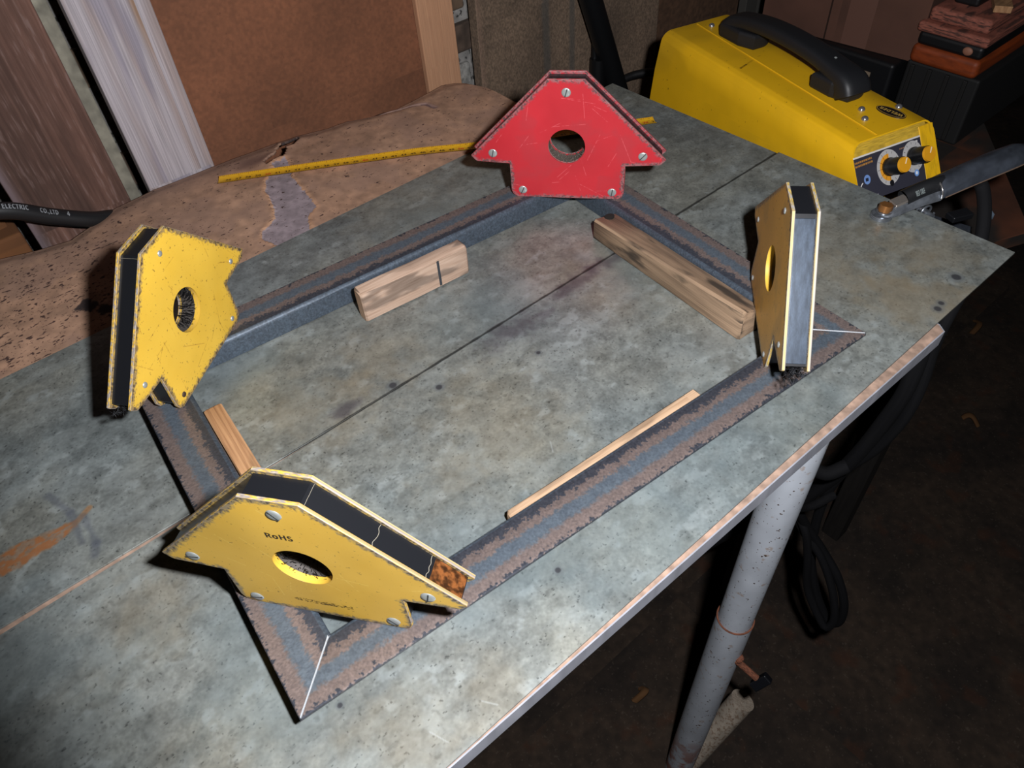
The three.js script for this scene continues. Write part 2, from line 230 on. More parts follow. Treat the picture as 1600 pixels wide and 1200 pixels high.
  const tx = tex(1900, 410, (u, v) => {
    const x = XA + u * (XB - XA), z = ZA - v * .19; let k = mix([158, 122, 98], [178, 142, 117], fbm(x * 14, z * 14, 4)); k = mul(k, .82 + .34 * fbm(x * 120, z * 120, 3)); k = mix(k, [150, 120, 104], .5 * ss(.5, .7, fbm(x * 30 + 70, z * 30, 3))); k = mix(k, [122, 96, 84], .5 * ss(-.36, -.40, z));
    const px = x + (fbm(x * 260, z * 260, 2) - .5) * .004, pz = z + (fbm(x * 260 + 40, z * 260, 2) - .5) * .004; if (inPoly(peel, px, pz)) k = mul([148, 134, 138], .8 + .4 * fbm(x * 160, z * 160, 4)); else { const pd = polyDist(peel, x, z); k = mix(k, [196, 148, 112], .5 * ss(.006, 0, pd)); }
    const dens = .04 + .085 * ss(-.42, -.58, x) * ss(-.40, -.33, z); const s = fbm(x * 230 + 3, z * 430, 2); k = mix(k, [56, 38, 34], .85 * ss(.865 - dens * 1.1, .90 - dens, s)); const s2 = fbm(x * 560, z * 800 + 11, 2); k = mix(k, [66, 46, 40], .7 * ss(.875 - dens, .93 - dens, s2));
    for (const c of [[-.6081, -.2725], [-.604, -.266], [-.598, -.256], [-.592, -.250]]) k = mix(k, [42, 34, 34], .9 * ss(1, .5, Math.hypot(x - c[0], z - c[1]) / .008 + (fbm(x * 200, z * 200, 3) - .5) * 1.6));
    const td = polyDist(tear, x, z); k = mix(k, [44, 36, 36], .85 * ss(.003, .0005, td)); k = mix(k, [92, 66, 60], .6 * ss(.016, .002, Math.hypot((x + .392) / 1.6, z + .377)));
    const cd = Math.min(...crack.slice(1).map((p, i) => segDist(x, z, crack[i][0], crack[i][1], p[0], p[1]))); k = mix(k, [70, 52, 56], .8 * ss(.002, .0004, cd) * ss(.42, .55, fbm(x * 90, z * 90, 2))); k = mix(k, [124, 104, 110], .4 * ss(.006, .002, cd));
    return k;
  });
  const o = thing('brown_board', 'speckled tan brown board with a torn black hole and grey peeled patch behind the steel', 'board', [-.5, -.003, -.3]);
  partAt('board_skin', g, std({ map: tx, roughness: .85 }), o);
}

// ------------------------------------------------------------------ frame of angle iron
const FA = -.08553, FX = -.61142, FZ = -.15514, FL = .44738, FW = .3279, FH = .0193, FB = .0312;
const frame = thing('angle_iron_frame', 'rectangular frame of four mitred angle iron bars clamped at the corners by magnets', 'metal frame', [FX, .0004, FZ], FA);
{
  const m = std({ map: scaleTex, roughness: .5, metalness: .35 }), bright = std({ color: 0xd8dce0, roughness: .35, metalness: .6 });
  // section: d from the outer edge inwards, y
  const sec = [[.0006, FH - .003], [0, FH - .0024], [0, FH - .0006], [.0006, FH]]; const R = .0034; sec.push([FB - R + .0016, FH]); for (let i = 1; i <= 6; i++) { const a = i / 6 * Math.PI / 2; sec.push([FB - R + .0016 + Math.sin(a) * R, FH - R + Math.cos(a) * R]); } const DI = FB + .0016; sec.push([DI, .0004], [DI - .0004, 0], [DI - .003, 0], [DI - .0032, FH - .006]); for (let i = 1; i <= 3; i++) { const a = i / 3 * Math.PI / 2; sec.push([DI - .0032 - .003 * (1 - Math.cos(a)), FH - .006 + .003 * Math.sin(a)]); }
  let acc = 0; const arc = sec.map((p, i) => { if (i) acc += Math.hypot(p[0] - sec[i - 1][0], p[1] - sec[i - 1][1]); return acc; }); const tot = arc[12];
  function bar(o, du, dv, L, uo) {   // o: outer corner in frame coordinates; du along; dv inwards
    const ch = .0007, pos = [], uv = [], idx = [], n = sec.length;
    const pt = (d, y, t) => { pos.push(o[0] + du[0] * t + dv[0] * d, y, o[1] + du[1] * t + dv[1] * d); };
    const ns = 12;
    for (let s = 0; s <= ns; s++) for (let i = 0; i <= n; i++) { const k = i % n, d = sec[k][0], y = sec[k][1]; const c = (y > FH - .0009 && d < FB) ? ch : .0002; const t = d + c + (L - 2 * d - 2 * c) * s / ns; pt(d, y, t); uv.push((t / L) * .8 + uo, cl((arc[k] + (i === n ? .004 : 0)) / tot)); }
    for (let s = 0; s < ns; s++) for (let i = 0; i < n; i++) { const a = s * (n + 1) + i, b = a + n + 1; idx.push(a, b, a + 1, b, b + 1, a + 1); }
    // end faces
    const tri = THREE.ShapeUtils.triangulateShape(sec.map(p => new THREE.Vector2(p[0], p[1])), []);
    for (const s of [0, ns]) { const base = pos.length / 3; for (let i = 0; i < n; i++) { const j = (s * (n + 1) + i) * 3; pos.push(pos[j], pos[j + 1], pos[j + 2]); uv.push(.5, .02); } for (const t of tri) idx.push(base + t[0], base + t[s ? 1 : 2], base + t[s ? 2 : 1]); }
    let g = new THREE.BufferGeometry(); g.setAttribute('position', new THREE.Float32BufferAttribute(pos, 3)); g.setAttribute('uv', new THREE.Float32BufferAttribute(uv, 2)); g.setIndex(idx);
    const cross = du[0] * dv[1] - du[1] * dv[0]; if (cross < 0) for (let i = 0; i < idx.length; i += 3) { const q = idx[i]; idx[i] = idx[i + 1]; idx[i + 1] = q; } g.setIndex(idx);
    g = toCreasedNormals(g, .6); const bm = mesh('bar', g, m, frame);
    // bright ground bevel along both mitres
    for (const e of [0, 1]) { const q = []; const P = (d, t, y) => { const tt = e ? L - t : t; q.push(o[0] + du[0] * tt + dv[0] * d, y, o[1] + du[1] * tt + dv[1] * d); };
      const d0 = .0006, d1 = FB; const A = [[d0, d0 + .0008, FH + .00005], [d1, d1 + .0008, FH + .00005], [d1, d1 + .0001, FH - .0008], [d0, d0 + .0001, FH - .0008]]; const B = A.map(a => [a[0], a[1] + .0002, a[2] - .0012]);
      const Q = A.concat(B); for (const f of [[0, 1, 2], [0, 2, 3], [4, 6, 5], [4, 7, 6], [0, 4, 5], [0, 5, 1], [1, 5, 6], [1, 6, 2], [2, 6, 7], [2, 7, 3], [3, 7, 4], [3, 4, 0]]) for (const k of f) P(...Q[k]);
      const bg = new THREE.BufferGeometry(); bg.setAttribute('position', new THREE.Float32BufferAttribute(q, 3)); bg.setAttribute('uv', new THREE.Float32BufferAttribute(new Float32Array(q.length / 3 * 2), 2)); bg.computeVertexNormals(); mesh('ground_edge', bg, bright, bm, 'bright ground mitre edge'); }
  }
  bar([0, FW], [1, 0], [0, -1], FL, 0); bar([0, 0], [1, 0], [0, 1], FL, .37); bar([0, 0], [0, 1], [1, 0], FW, .63); bar([FL, 0], [0, 1], [-1, 0], FW, .2);
}
const FC = Math.cos(FA), FS = Math.sin(FA); const fp = (u, v) => [FX + u * FC + v * FS, FZ - u * FS + v * FC];
// ------------------------------------------------------------------ wood blocks inside the frame
// section (offset across, height) swept along; heights may taper from start to end
function block(label, u0, v0, along, len, sec0, sec1, tx, su, sv, rnd) {
  const c = fp(u0, v0), o = thing('wood_block', label, 'wood block', [c[0], .0004, c[1]], FA); const n = sec0.length, pos = [], st = [0, .0015, .25 * len, .5 * len, .75 * len, len - .0015, len]; const ring = [];
  const r = rng(rnd); st.forEach((t, k) => { const f = t / len, inset = (k === 0 || k === st.length - 1) ? .0012 : 0, cxs = sec0.reduce((a, p, i) => a + p[0] + (sec1[i][0] - p[0]) * f, 0) / n, cys = sec0.reduce((a, p, i) => a + p[1] + (sec1[i][1] - p[1]) * f, 0) / n; ring.push(sec0.map((p, i) => { let a = p[0] + (sec1[i][0] - p[0]) * f, y = p[1] + (sec1[i][1] - p[1]) * f; a += Math.sign(cxs - a) * inset; y += y < .001 ? 0 : Math.sign(cys - y) * inset + (k > 0 && k < 6 ? (r() - .5) * .0008 : 0); return along === 'u' ? [t, Math.max(0, y), a] : [a, Math.max(0, y), t]; })); });
  const tri = (a, b, c2) => pos.push(...a, ...b, ...c2);
  for (let k = 0; k < st.length - 1; k++) for (let i = 0; i < n; i++) { const a = ring[k][i], b = ring[k][(i + 1) % n], c2 = ring[k + 1][i], d = ring[k + 1][(i + 1) % n]; tri(a, b, c2); tri(b, d, c2); }
  for (const k of [0, st.length - 1]) { const R = ring[k]; for (let i = 1; i < n - 1; i++) k ? tri(R[0], R[i], R[i + 1]) : tri(R[0], R[i + 1], R[i]); }
  let g = new THREE.BufferGeometry(); if (along === 'v') { for (let i = 0; i < pos.length; i += 9) for (let k = 0; k < 3; k++) { const q = pos[i + 3 + k]; pos[i + 3 + k] = pos[i + 6 + k]; pos[i + 6 + k] = q; } }
  g.setAttribute('position', new THREE.Float32BufferAttribute(pos, 3)); g = grainUV(g, along === 'u' ? 0 : 2, su, sv, rnd * .13, rnd * .37); g = toCreasedNormals(g, .7);
  mesh('block', g, std({ map: tx, roughness: .85 }), o); return o;
}
const rect = (a0, a1, y0, y1, c = .001) => [[a0 + c, y0], [a1 - c, y0], [a1, y0 + c], [a1, y1 - c], [a1 - c, y1], [a0 + c, y1], [a0, y1 - c], [a0, y0 + c]];
const blk1 = block('short pale wood block with a dark saw kerf, inside the back bar of the frame', .1755, 0, 'u', .1, rect(.0505, .0635, 0, .0285), rect(.0500, .0640, 0, .0290, .0016), blockTexA, 5, 18, 1);
{ const g = box(.0700, .0722, .002, .0272, .0636, .06425, .0002); mesh('saw_kerf', g, flat(0x2f3338, .9), blk1, 'dark scorched saw kerf'); }
const wedge = (h, hb) => [[.389, 0], [.4132, 0], [.4140, .001], [.4140, hb - .001], [.4132, hb], [.3905, h], [.3885, h - .002], [.3883, .001]];
const blk2 = block('long weathered wood wedge beside the right bar of the frame, behind the upright magnet', 0, .0925, 'v', .1715, wedge(.0195, .0150), wedge(.0275, .0170), blockTexB, 4, 16, 2);
{ const g = new THREE.SphereGeometry(.004, 12, 8); g.scale(1.3, .5, 1); g.translate(.4035, .0176, .0045); mesh('scorch_mark', g, flat(0x17110d, 1), blk2, 'charred corner'); }
block('thin pale wood strip along the inside of the long front bar of the frame', .1555, 0, 'u', .1625, rect(.2872, .2945, 0, .0128), rect(.2852, .2945, 0, .0128), blockTexC, 4, 20, 3);
block('reddish grained wood strip along the inside of the short left bar of the frame', 0, .0845, 'v', .165, rect(.0335, .0468, 0, .0125), rect(.0335, .0478, 0, .0125), blockTexD, 4, 30, 4);

// ------------------------------------------------------------------ welding magnets
const HALF = [[.0152, .1100], [.0849, .0407], [.0846, .0395], [.0812, .0358], [.0795, .0350], [.0508, .0333], [.0506, .0060], [.0490, .0025], [.0452, 0]];
const OUT = HALF.concat(HALF.slice().reverse().map(p => [-p[0], p[1]]));      // clockwise from the apex flat
const SCREWS = [[0, .0990], [-.0652, .0432], [.0652, .0432], [-.0402, .0072], [.0402, .0072]], HOLE = [0, .0508, .0163];
const TH = .0172, PT = .0021;
function magTex(base, lite, chip, seed, o = {}) {
  return tex(840, 560, (u, v) => {
    const x = -.09 + u * .18, y = -.005 + v * .12; const n = fbm(x * 60 + seed, y * 60, 4), f = fbm(x * 620, y * 620 + seed, 3), g = fbm(x * 700 + seed, y * 700, 2);
    let k = mix(base, lite, .7 * n); k = mul(k, .93 + .14 * fbm(x * 25, y * 25 + seed, 3));
    const d = polyDist(OUT, x, y); const wear = ss(.0042, .0006, d + (f - .5) * .005 - (n - .5) * .002); k = mix(k, chip, wear * .8); k = mix(k, mul(chip, .5), wear * ss(.5, .66, g) * .7);
    k = mix(k, o.speck || [96, 74, 34], .55 * ss(.80 - (o.chips || 0), .86 - (o.chips || 0), f)); k = mix(k, mul(chip, .7), (o.dull || 0) * ss(.5, .7, n));
    // fine scratches
    for (let s = 0; s < (o.scr || 0); s++) { const a = NT[s * 7 + seed] * .18 - .09, b = NT[s * 11 + 3 + seed] * .11, t = NT[s * 5 + 9 + seed] * 6.28, L = .006 + .022 * NT[s * 13 + seed]; if (Math.abs(x - a) < .03 && Math.abs(y - b) < .03) k = mix(k, o.scrCol || lite, .5 * ss(.0004, .0001, segDist(x, y, a, b, a + L * Math.cos(t), b + L * Math.sin(t))) * ss(.3, .6, f)); }
    if (o.rustAt) { const r = Math.hypot(x - o.rustAt[0], y - o.rustAt[1]); k = mix(k, [66, 44, 26], .85 * ss(.0075, .003, r + (f - .5) * .006)); }
    if (o.tint) k = mul(k, 1);
    return k;
  });
}
const paintM = (t, r = .42) => std({ map: t, roughness: r });
const yellA = paintM(magTex([212, 168, 58], [222, 182, 80], [120, 112, 106], 11, { chips: .0, scr: 30, scrCol: [240, 214, 120] }));
const yellB = paintM(magTex([224, 180, 58], [234, 194, 76], [122, 104, 88], 47, { chips: .03, scr: 40, scrCol: [150, 110, 40] }));
const yellC = paintM(magTex([198, 150, 60], [206, 160, 76], [132, 116, 96], 83, { chips: .03, dull: .15, scr: 24, scrCol: [230, 196, 110] }));
const redM = paintM(magTex([184, 36, 46], [194, 50, 58], [142, 112, 112], 29, { chips: -.06, speck: [150, 60, 62], dull: .10, scr: 46, scrCol: [226, 120, 122] }));
function edgeMat(c, w, s) { return std({ map: tex(256, 64, (u, v) => { const f = fbm(u * 60 + s, v * 12, 4), g = fbm(u * 150, v * 30 + s, 2); let k = mix(c, w, ss(.38, .6, f)); return mul(k, .75 + .5 * g); }), roughness: .5, metalness: .15 }); }
const yEdge = edgeMat([206, 166, 70], [150, 140, 132], 4), rEdge = edgeMat([170, 44, 50], [140, 110, 108], 9), yEdgeBright = edgeMat([186, 158, 84], [158, 152, 146], 6);
const fillBlack = std({ color: 0x17181b, roughness: .28 }), fillBlue = std({ map: tex(256, 128, (u, v) => mul(mix([34, 42, 52], [68, 80, 95], fbm(u * 12, v * 6, 4)), .9 + .2 * fbm(u * 80, v * 40, 2))), roughness: .32, metalness: .35 });
const screwM = std({ color: 0xb4bab8, roughness: .38, metalness: .55 }), slotM = flat(0x3c4040, .7, .3), filingM = std({ color: 0x1a1b1e, roughness: .5, metalness: .4 }), greyFiling = std({ color: 0x6a6058, roughness: .7, metalness: .3 });
const darkRing = flat(0x55504c, .7, .3);
const insetOut = (k) => OUT.map(([x, y]) => { // core outline, pulled in from the plate edge
  const cx = 0, cy = .05, s = 1 - k / .07; return [cx + (x - cx) * s, cy + (y - cy) * s]; });
function shapeOf(pts, hole) { const s = new THREE.Shape(pts.map(p => new THREE.Vector2(p[0], p[1]))); if (hole) { const h = new THREE.Path(); h.absarc(HOLE[0], HOLE[1], hole, 0, Math.PI * 2, true); s.holes.push(h); } return s; }
function plateGeo(z0) {
  const g = new THREE.ExtrudeGeometry(shapeOf(OUT, HOLE[2]), { depth: PT - .0008, bevelEnabled: true, bevelSize: .0004, bevelThickness: .0004, bevelOffset: -.0004, bevelSegments: 2, curveSegments: 40 }); g.translate(0, 0, z0 + .0004);
  const p = g.attributes.position, nrm = g.attributes.normal, uv = g.attributes.uv; for (let i = 0; i < p.count; i++) if (Math.abs(nrm.getZ(i)) > .9) uv.setXY(i, (p.getX(i) + .09) / .18, (p.getY(i) + .005) / .12); else uv.setXY(i, (p.getX(i) + p.getY(i)) * 5, p.getZ(i) * 80);
  return g;
}
const plateF = plateGeo(-PT), plateB = plateGeo(-TH);
const coreGeo = (() => { const g = new THREE.ExtrudeGeometry(shapeOf(insetOut(.0028), HOLE[2] + .0025), { depth: TH - 2 * PT, bevelEnabled: false, curveSegments: 40 }); g.translate(0, 0, -TH + PT); return g; })();
// bright strip glued in the slot of the long shoulder
const ringGeo = (() => { const s = new THREE.Shape(); s.absarc(HOLE[0], HOLE[1], HOLE[2] + .0024, 0, Math.PI * 2); const h = new THREE.Path(); h.absarc(HOLE[0], HOLE[1], HOLE[2] + .0003, 0, Math.PI * 2, true); s.holes.push(h); const g = new THREE.ExtrudeGeometry(s, { depth: TH - 2 * PT, bevelEnabled: false, curveSegments: 40 }); g.translate(0, 0, -TH + PT); return g; })();
const rimYellow = std({ color: 0xdcb040, roughness: .5 }), rimGeo = (() => { const s = new THREE.Shape(); s.absarc(HOLE[0], HOLE[1], HOLE[2] + .0003, 0, Math.PI * 2); const h = new THREE.Path(); h.absarc(HOLE[0], HOLE[1], HOLE[2] - .0003, 0, Math.PI * 2, true); s.holes.push(h); const g = new THREE.ExtrudeGeometry(s, { depth: .0042, bevelEnabled: false, curveSegments: 40 }); g.translate(0, 0, -.0044); return g; })();
function screwGeo(r) { const g = new THREE.LatheGeometry([[0, .0009], [r * .55, .00085], [r * .9, .0006], [r, 0]].map(p => new THREE.Vector2(...p)).reverse(), 24); g.rotateX(Math.PI / 2); return g; }
function spikes(n, seed, place, len, thick) { const r = rng(seed), gs = []; for (let i = 0; i < n; i++) { const [p, d] = place(r), L = len * (.4 + .8 * r()); const g = new THREE.ConeGeometry(thick * (.6 + .6 * r()), L, 4, 1); g.translate(0, L / 2, 0); g.applyQuaternion(new THREE.Quaternion().setFromUnitVectors(V(0, 1, 0), d.normalize())); g.translate(p.x, p.y, p.z); gs.push(g); } return merge(gs); }
function holeFilings(n, seed, a0, a1, len) { return spikes(n, seed, r => { const a = a0 + (a1 - a0) * r(), z = -TH + .003 + r() * (TH - .006); return [V(HOLE[0] + Math.cos(a) * (HOLE[2] + .0006), HOLE[1] + Math.sin(a) * (HOLE[2] + .0006), z), V(-Math.cos(a) + (r() - .5) * .5, -Math.sin(a) + (r() - .5) * .5, (r() - .5) * .9)]; }, len, .00032); }
function magnet(label, x, z, yaw, tilt, face, edge, o = {}) {
  const t = thing('welding_magnet', label, 'magnet', [x, FH + .0004, z], yaw); t.rotation.order = 'YXZ'; t.rotation.z = tilt;
  mesh('face_plate', plateF, [face, edge], t); mesh('face_plate', plateB, [face, edge], t);
  const core = mesh('filler', coreGeo, fillBlack, t, 'black filler between the plates'); mesh('bushing', ringGeo, o.ring || edge, t); if (face !== redM) mesh('hole_rim', rimGeo, rimYellow, t);
  const r = o.rivet ? .0021 : .0039, sg = screwGeo(r), slot = new THREE.BoxGeometry(r * 1.9, .0008, .0003); slot.translate(0, 0, .0008); const rr = rng(o.seed || 1);
  SCREWS.forEach((p, i) => { const s = mesh(o.rivet ? 'rivet' : 'screw', sg, o.rustScrew === i ? flat(0x4a3a30, .7, .4) : screwM, t); s.position.set(p[0], p[1], .0001); s.rotation.z = rr() * 3; if (!o.rivet) mesh('slot', slot, slotM, s); });
  if (o.extra) o.extra(t, core); return t;
}
// seam and cracks on the filler's outer face; side +1 right shoulder, -1 left; f along the shoulder
function shoulderPt(side, f, lift = 0) { const O = insetOut(.0028); const A = O[0], B = O[1]; const x = A[0] + (B[0] - A[0]) * f, y = A[1] + (B[1] - A[1]) * f; return [side * (x + lift * .707), y + lift * .707]; }
function crackGeo(side, f, seed, w = .0003, amp = .014) { const r = rng(seed), pts = []; for (let i = 0; i <= 6; i++) { const p = shoulderPt(side, f + (r() - .5) * amp, .0001); pts.push([p[0], p[1], -PT - .0003 - (TH - 2 * PT - .0006) * i / 6]); } return tube(pts, w * .5, 24, 5); }
function shoulderStrip(side, f0, f1) { const a = shoulderPt(side, f0), b = shoulderPt(side, f1); const L = Math.hypot(b[0] - a[0], b[1] - a[1]); const g = new RoundedBoxGeometry(L, .0008, TH - 2 * PT - .0006, 2, .0003); g.rotateZ(Math.atan2(b[1] - a[1], b[0] - a[0])); g.translate((a[0] + b[0]) / 2, (a[1] + b[1]) / 2, -TH / 2); return g; }
function clump(t, x, z, n, seed, mat, y = 0) { const m = mesh('iron_filings', spikes(n, seed, r => [V(x + (r() - .5) * .010, y + .001, z + (r() - .5) * .008), V(r() - .5, (r() - .75) * .8, r() - .5)], .0045, .0004), mat, t); m.userData.kind = 'stuff'; return m; }
const paleCrack = flat(0x8f8878, .8);
const magFront = magnet('yellow arrow-shaped magnet marked RoHS with five slotted screws, on the near corner', -.5994, .1319, -.9268, .011, yellA, yEdge, { seed: 3, ring: darkRing, extra: (t, core) => {
  mesh('crack', crackGeo(1, .42, 1), paleCrack, core, 'pale crack across the filler'); mesh('crack', crackGeo(1, .76, 6), paleCrack, core, 'pale crack across the filler'); mesh('crack', crackGeo(1, .02, 8, .0002, .002), paleCrack, core, 'seam across the filler');
  mesh('amber_film', shoulderStrip(1, .78, .995), std({ map: tex(128, 64, (u, v) => mix([64, 40, 24], [150, 92, 50], ss(.3, .75, fbm(u * 7, v * 5, 4)))), roughness: .2, metalness: .4 }), core, 'glossy amber end of the filler');
  const txt = (w, h, cw, chh, draw) => { const tx = canvasTex(cw, chh, draw); return [new THREE.PlaneGeometry(w, h), tx]; };
  { const g = new THREE.BufferGeometry(); }
  const f = holeFilings(320, 5, -Math.PI, Math.PI, .0062); mesh('iron_filings', f, filingM, t).userData.kind = 'stuff';
} });
{ // print on the near magnet's face: RoHS and a smeared line, thin decals lying on the paint
  const print = (w, h, px, py, rot, x, y, draw, name) => { const tx = canvasTex(px, py, draw); const m = new THREE.MeshStandardMaterial({ map: tx, transparent: true, roughness: .6 }); m.alphaTest = 0; const g = new THREE.PlaneGeometry(w, h); const p = mesh(name, g, m, magFront); p.position.set(x, y, .00012); p.rotation.z = rot; };
  print(.0185, .0062, 256, 86, 0, -.0040, .0792, (c, w, h) => { c.clearRect(0, 0, w, h); c.fillStyle = '#231c10'; c.font = 'bold 84px sans-serif'; c.textAlign = 'center'; c.textBaseline = 'middle'; c.fillText('RoHS', w / 2, h / 2 + 2, w - 4); }, 'printed_text');
  print(.034, .006, 340, 60, 0, .0015, .0137, (c, w, h) => { c.clearRect(0, 0, w, h); const r = rng(12); c.fillStyle = '#2c2210'; for (let i = 0; i < 150; i++) { c.globalAlpha = .35 + .6 * r(); const x = r() * w, y = h * .5 + (r() - .5) * h * .55; c.fillRect(x, y, 3 + r() * 12, 2 + r() * 5); } }, 'smeared_print');
}
magnet('scuffed yellow arrow-shaped magnet with small rivets and one rusty screw, on the left corner', -.5592, -.1018, .6896, -.0067, yellB, yEdge, { rivet: true, rustScrew: 3, seed: 9, ring: darkRing, extra: (t, core) => {
  mesh('iron_filings', holeFilings(230, 15, -Math.PI * .55, Math.PI * .5, .0085), filingM, t).userData.kind = 'stuff'; clump(t, -.080, -.012, 60, 3, filingM, .034);
  mesh('crack', crackGeo(-1, .02, 8, .0002, .002), paleCrack, core, 'seam across the filler');
} });
magnet('yellow arrow-shaped magnet seen edge-on with bluish steel filler, on the right corner', -.2392, .1478, -2.3968, -.0411, yellC, yEdgeBright, { rivet: true, seed: 5, extra: (t, core) => {
  mesh('steel_face', shoulderStrip(1, .03, .985), fillBlue, core, 'bluish bare steel face'); clump(t, .080, -.010, 90, 33, filingM, .036); clump(t, .083, -.006, 50, 34, filingM, .034);
} });
magnet('red scratched arrow-shaped magnet with five slotted screws, on the far corner', -.2250, -.0702, -.8629, .0054, redM, rEdge, { ring: greyFiling, seed: 21, extra: (t, core) => {
  mesh('iron_filings', spikes(200, 51, r => { const a = Math.PI * (1.1 + .8 * r()), z = -TH + .002 + r() * (TH - .004); return [V(Math.cos(a) * HOLE[2], HOLE[1] + Math.sin(a) * HOLE[2], z), V(-Math.cos(a), -Math.sin(a), (r() - .5) * 2)]; }, .0022, .0005), greyFiling, t).userData.kind = 'stuff';
} });

// ------------------------------------------------------------------ measuring tape
{
  const a = V(-.4362, 0, -.3632), b = V(-.0389, 0, -.1299), L = a.distanceTo(b), ang = -Math.atan2(b.z - a.z, b.x - a.x);
  const cm0 = 25, W = 2048, Hh = 64; const tx = canvasTex(W, Hh, (c, w, h) => {
    c.fillStyle = '#e0aa22'; c.fillRect(0, 0, w, h); const px = w / (L * 100); c.textAlign = 'center'; c.textBaseline = 'middle';
    for (let mm = 0; mm < L * 1000; mm++) { const x = mm * px / 10, k = mm % 10 === 0 ? 12 : mm % 5 === 0 ? 9 : 5; c.fillStyle = '#3a2a10'; c.fillRect(x, h - k, 1.4, k); if (mm % 2 === 0) { c.fillStyle = '#a05a20'; c.fillRect(x, 0, 1.4, k); } }
    for (let i = 1; cm0 + i < cm0 + L * 100; i++) { const n = cm0 + i; c.fillStyle = n % 10 ? '#20180c' : '#c8281e'; c.font = 'bold 25px sans-serif'; c.fillText(String(n), i * px, h - 25, px * .8); }
    const r = rng(3); for (let i = 0; i < 500; i++) { c.globalAlpha = .15 + .35 * r(); c.fillStyle = r() < .5 ? '#7a4a12' : '#5a3c14'; c.fillRect(r() * w, r() * h, 2 + r() * 8, 1 + r() * 4); }
  });
  const pos = [], uv = [], idx = [], n = 60, m = 8, w = .0135; const sec = []; for (let j = 0; j <= m; j++) { const s = j / m - .5; sec.push([s * w, .0014 * 4 * s * s]); } const full = sec.concat(sec.slice().reverse().map(p => [p[0], p[1] - .0004]));
  for (let i = 0; i <= n; i++) { const t = L * i / n, sag = .0012 + .0034 * ss(.62, .42, i / n) + .0003 * Math.sin(i / n * 9); full.forEach((p) => { pos.push(t, sag + p[1], p[0]); uv.push(i / n, .5 - p[0] / w); }); }
  const K = full.length; for (let i = 0; i < n; i++) for (let j = 0; j < K; j++) { const p = i * K + j, q = i * K + (j + 1) % K; idx.push(p, q, p + K, q, q + K, p + K); } for (let j = 1; j < m; j++) { /* end caps */ const c0 = [j, j + 1, K - 1 - j - 1, K - 1 - j]; idx.push(c0[0], c0[2], c0[1], c0[0], c0[3], c0[2]); const o2 = n * K; idx.push(o2 + c0[0], o2 + c0[1], o2 + c0[2], o2 + c0[0], o2 + c0[2], o2 + c0[3]); }
  const g = new THREE.BufferGeometry(); g.setAttribute('position', new THREE.Float32BufferAttribute(pos, 3)); g.setAttribute('uv', new THREE.Float32BufferAttribute(uv, 2)); g.setIndex(idx); g.computeVertexNormals();
  const o = thing('tape_measure', 'yellow metal tape measure strip with red tens, on the brown board behind the red magnet', 'tape measure', [a.x, .0005, a.z], ang); mesh('blade', g, std({ map: tx, roughness: .45 }), o);
}

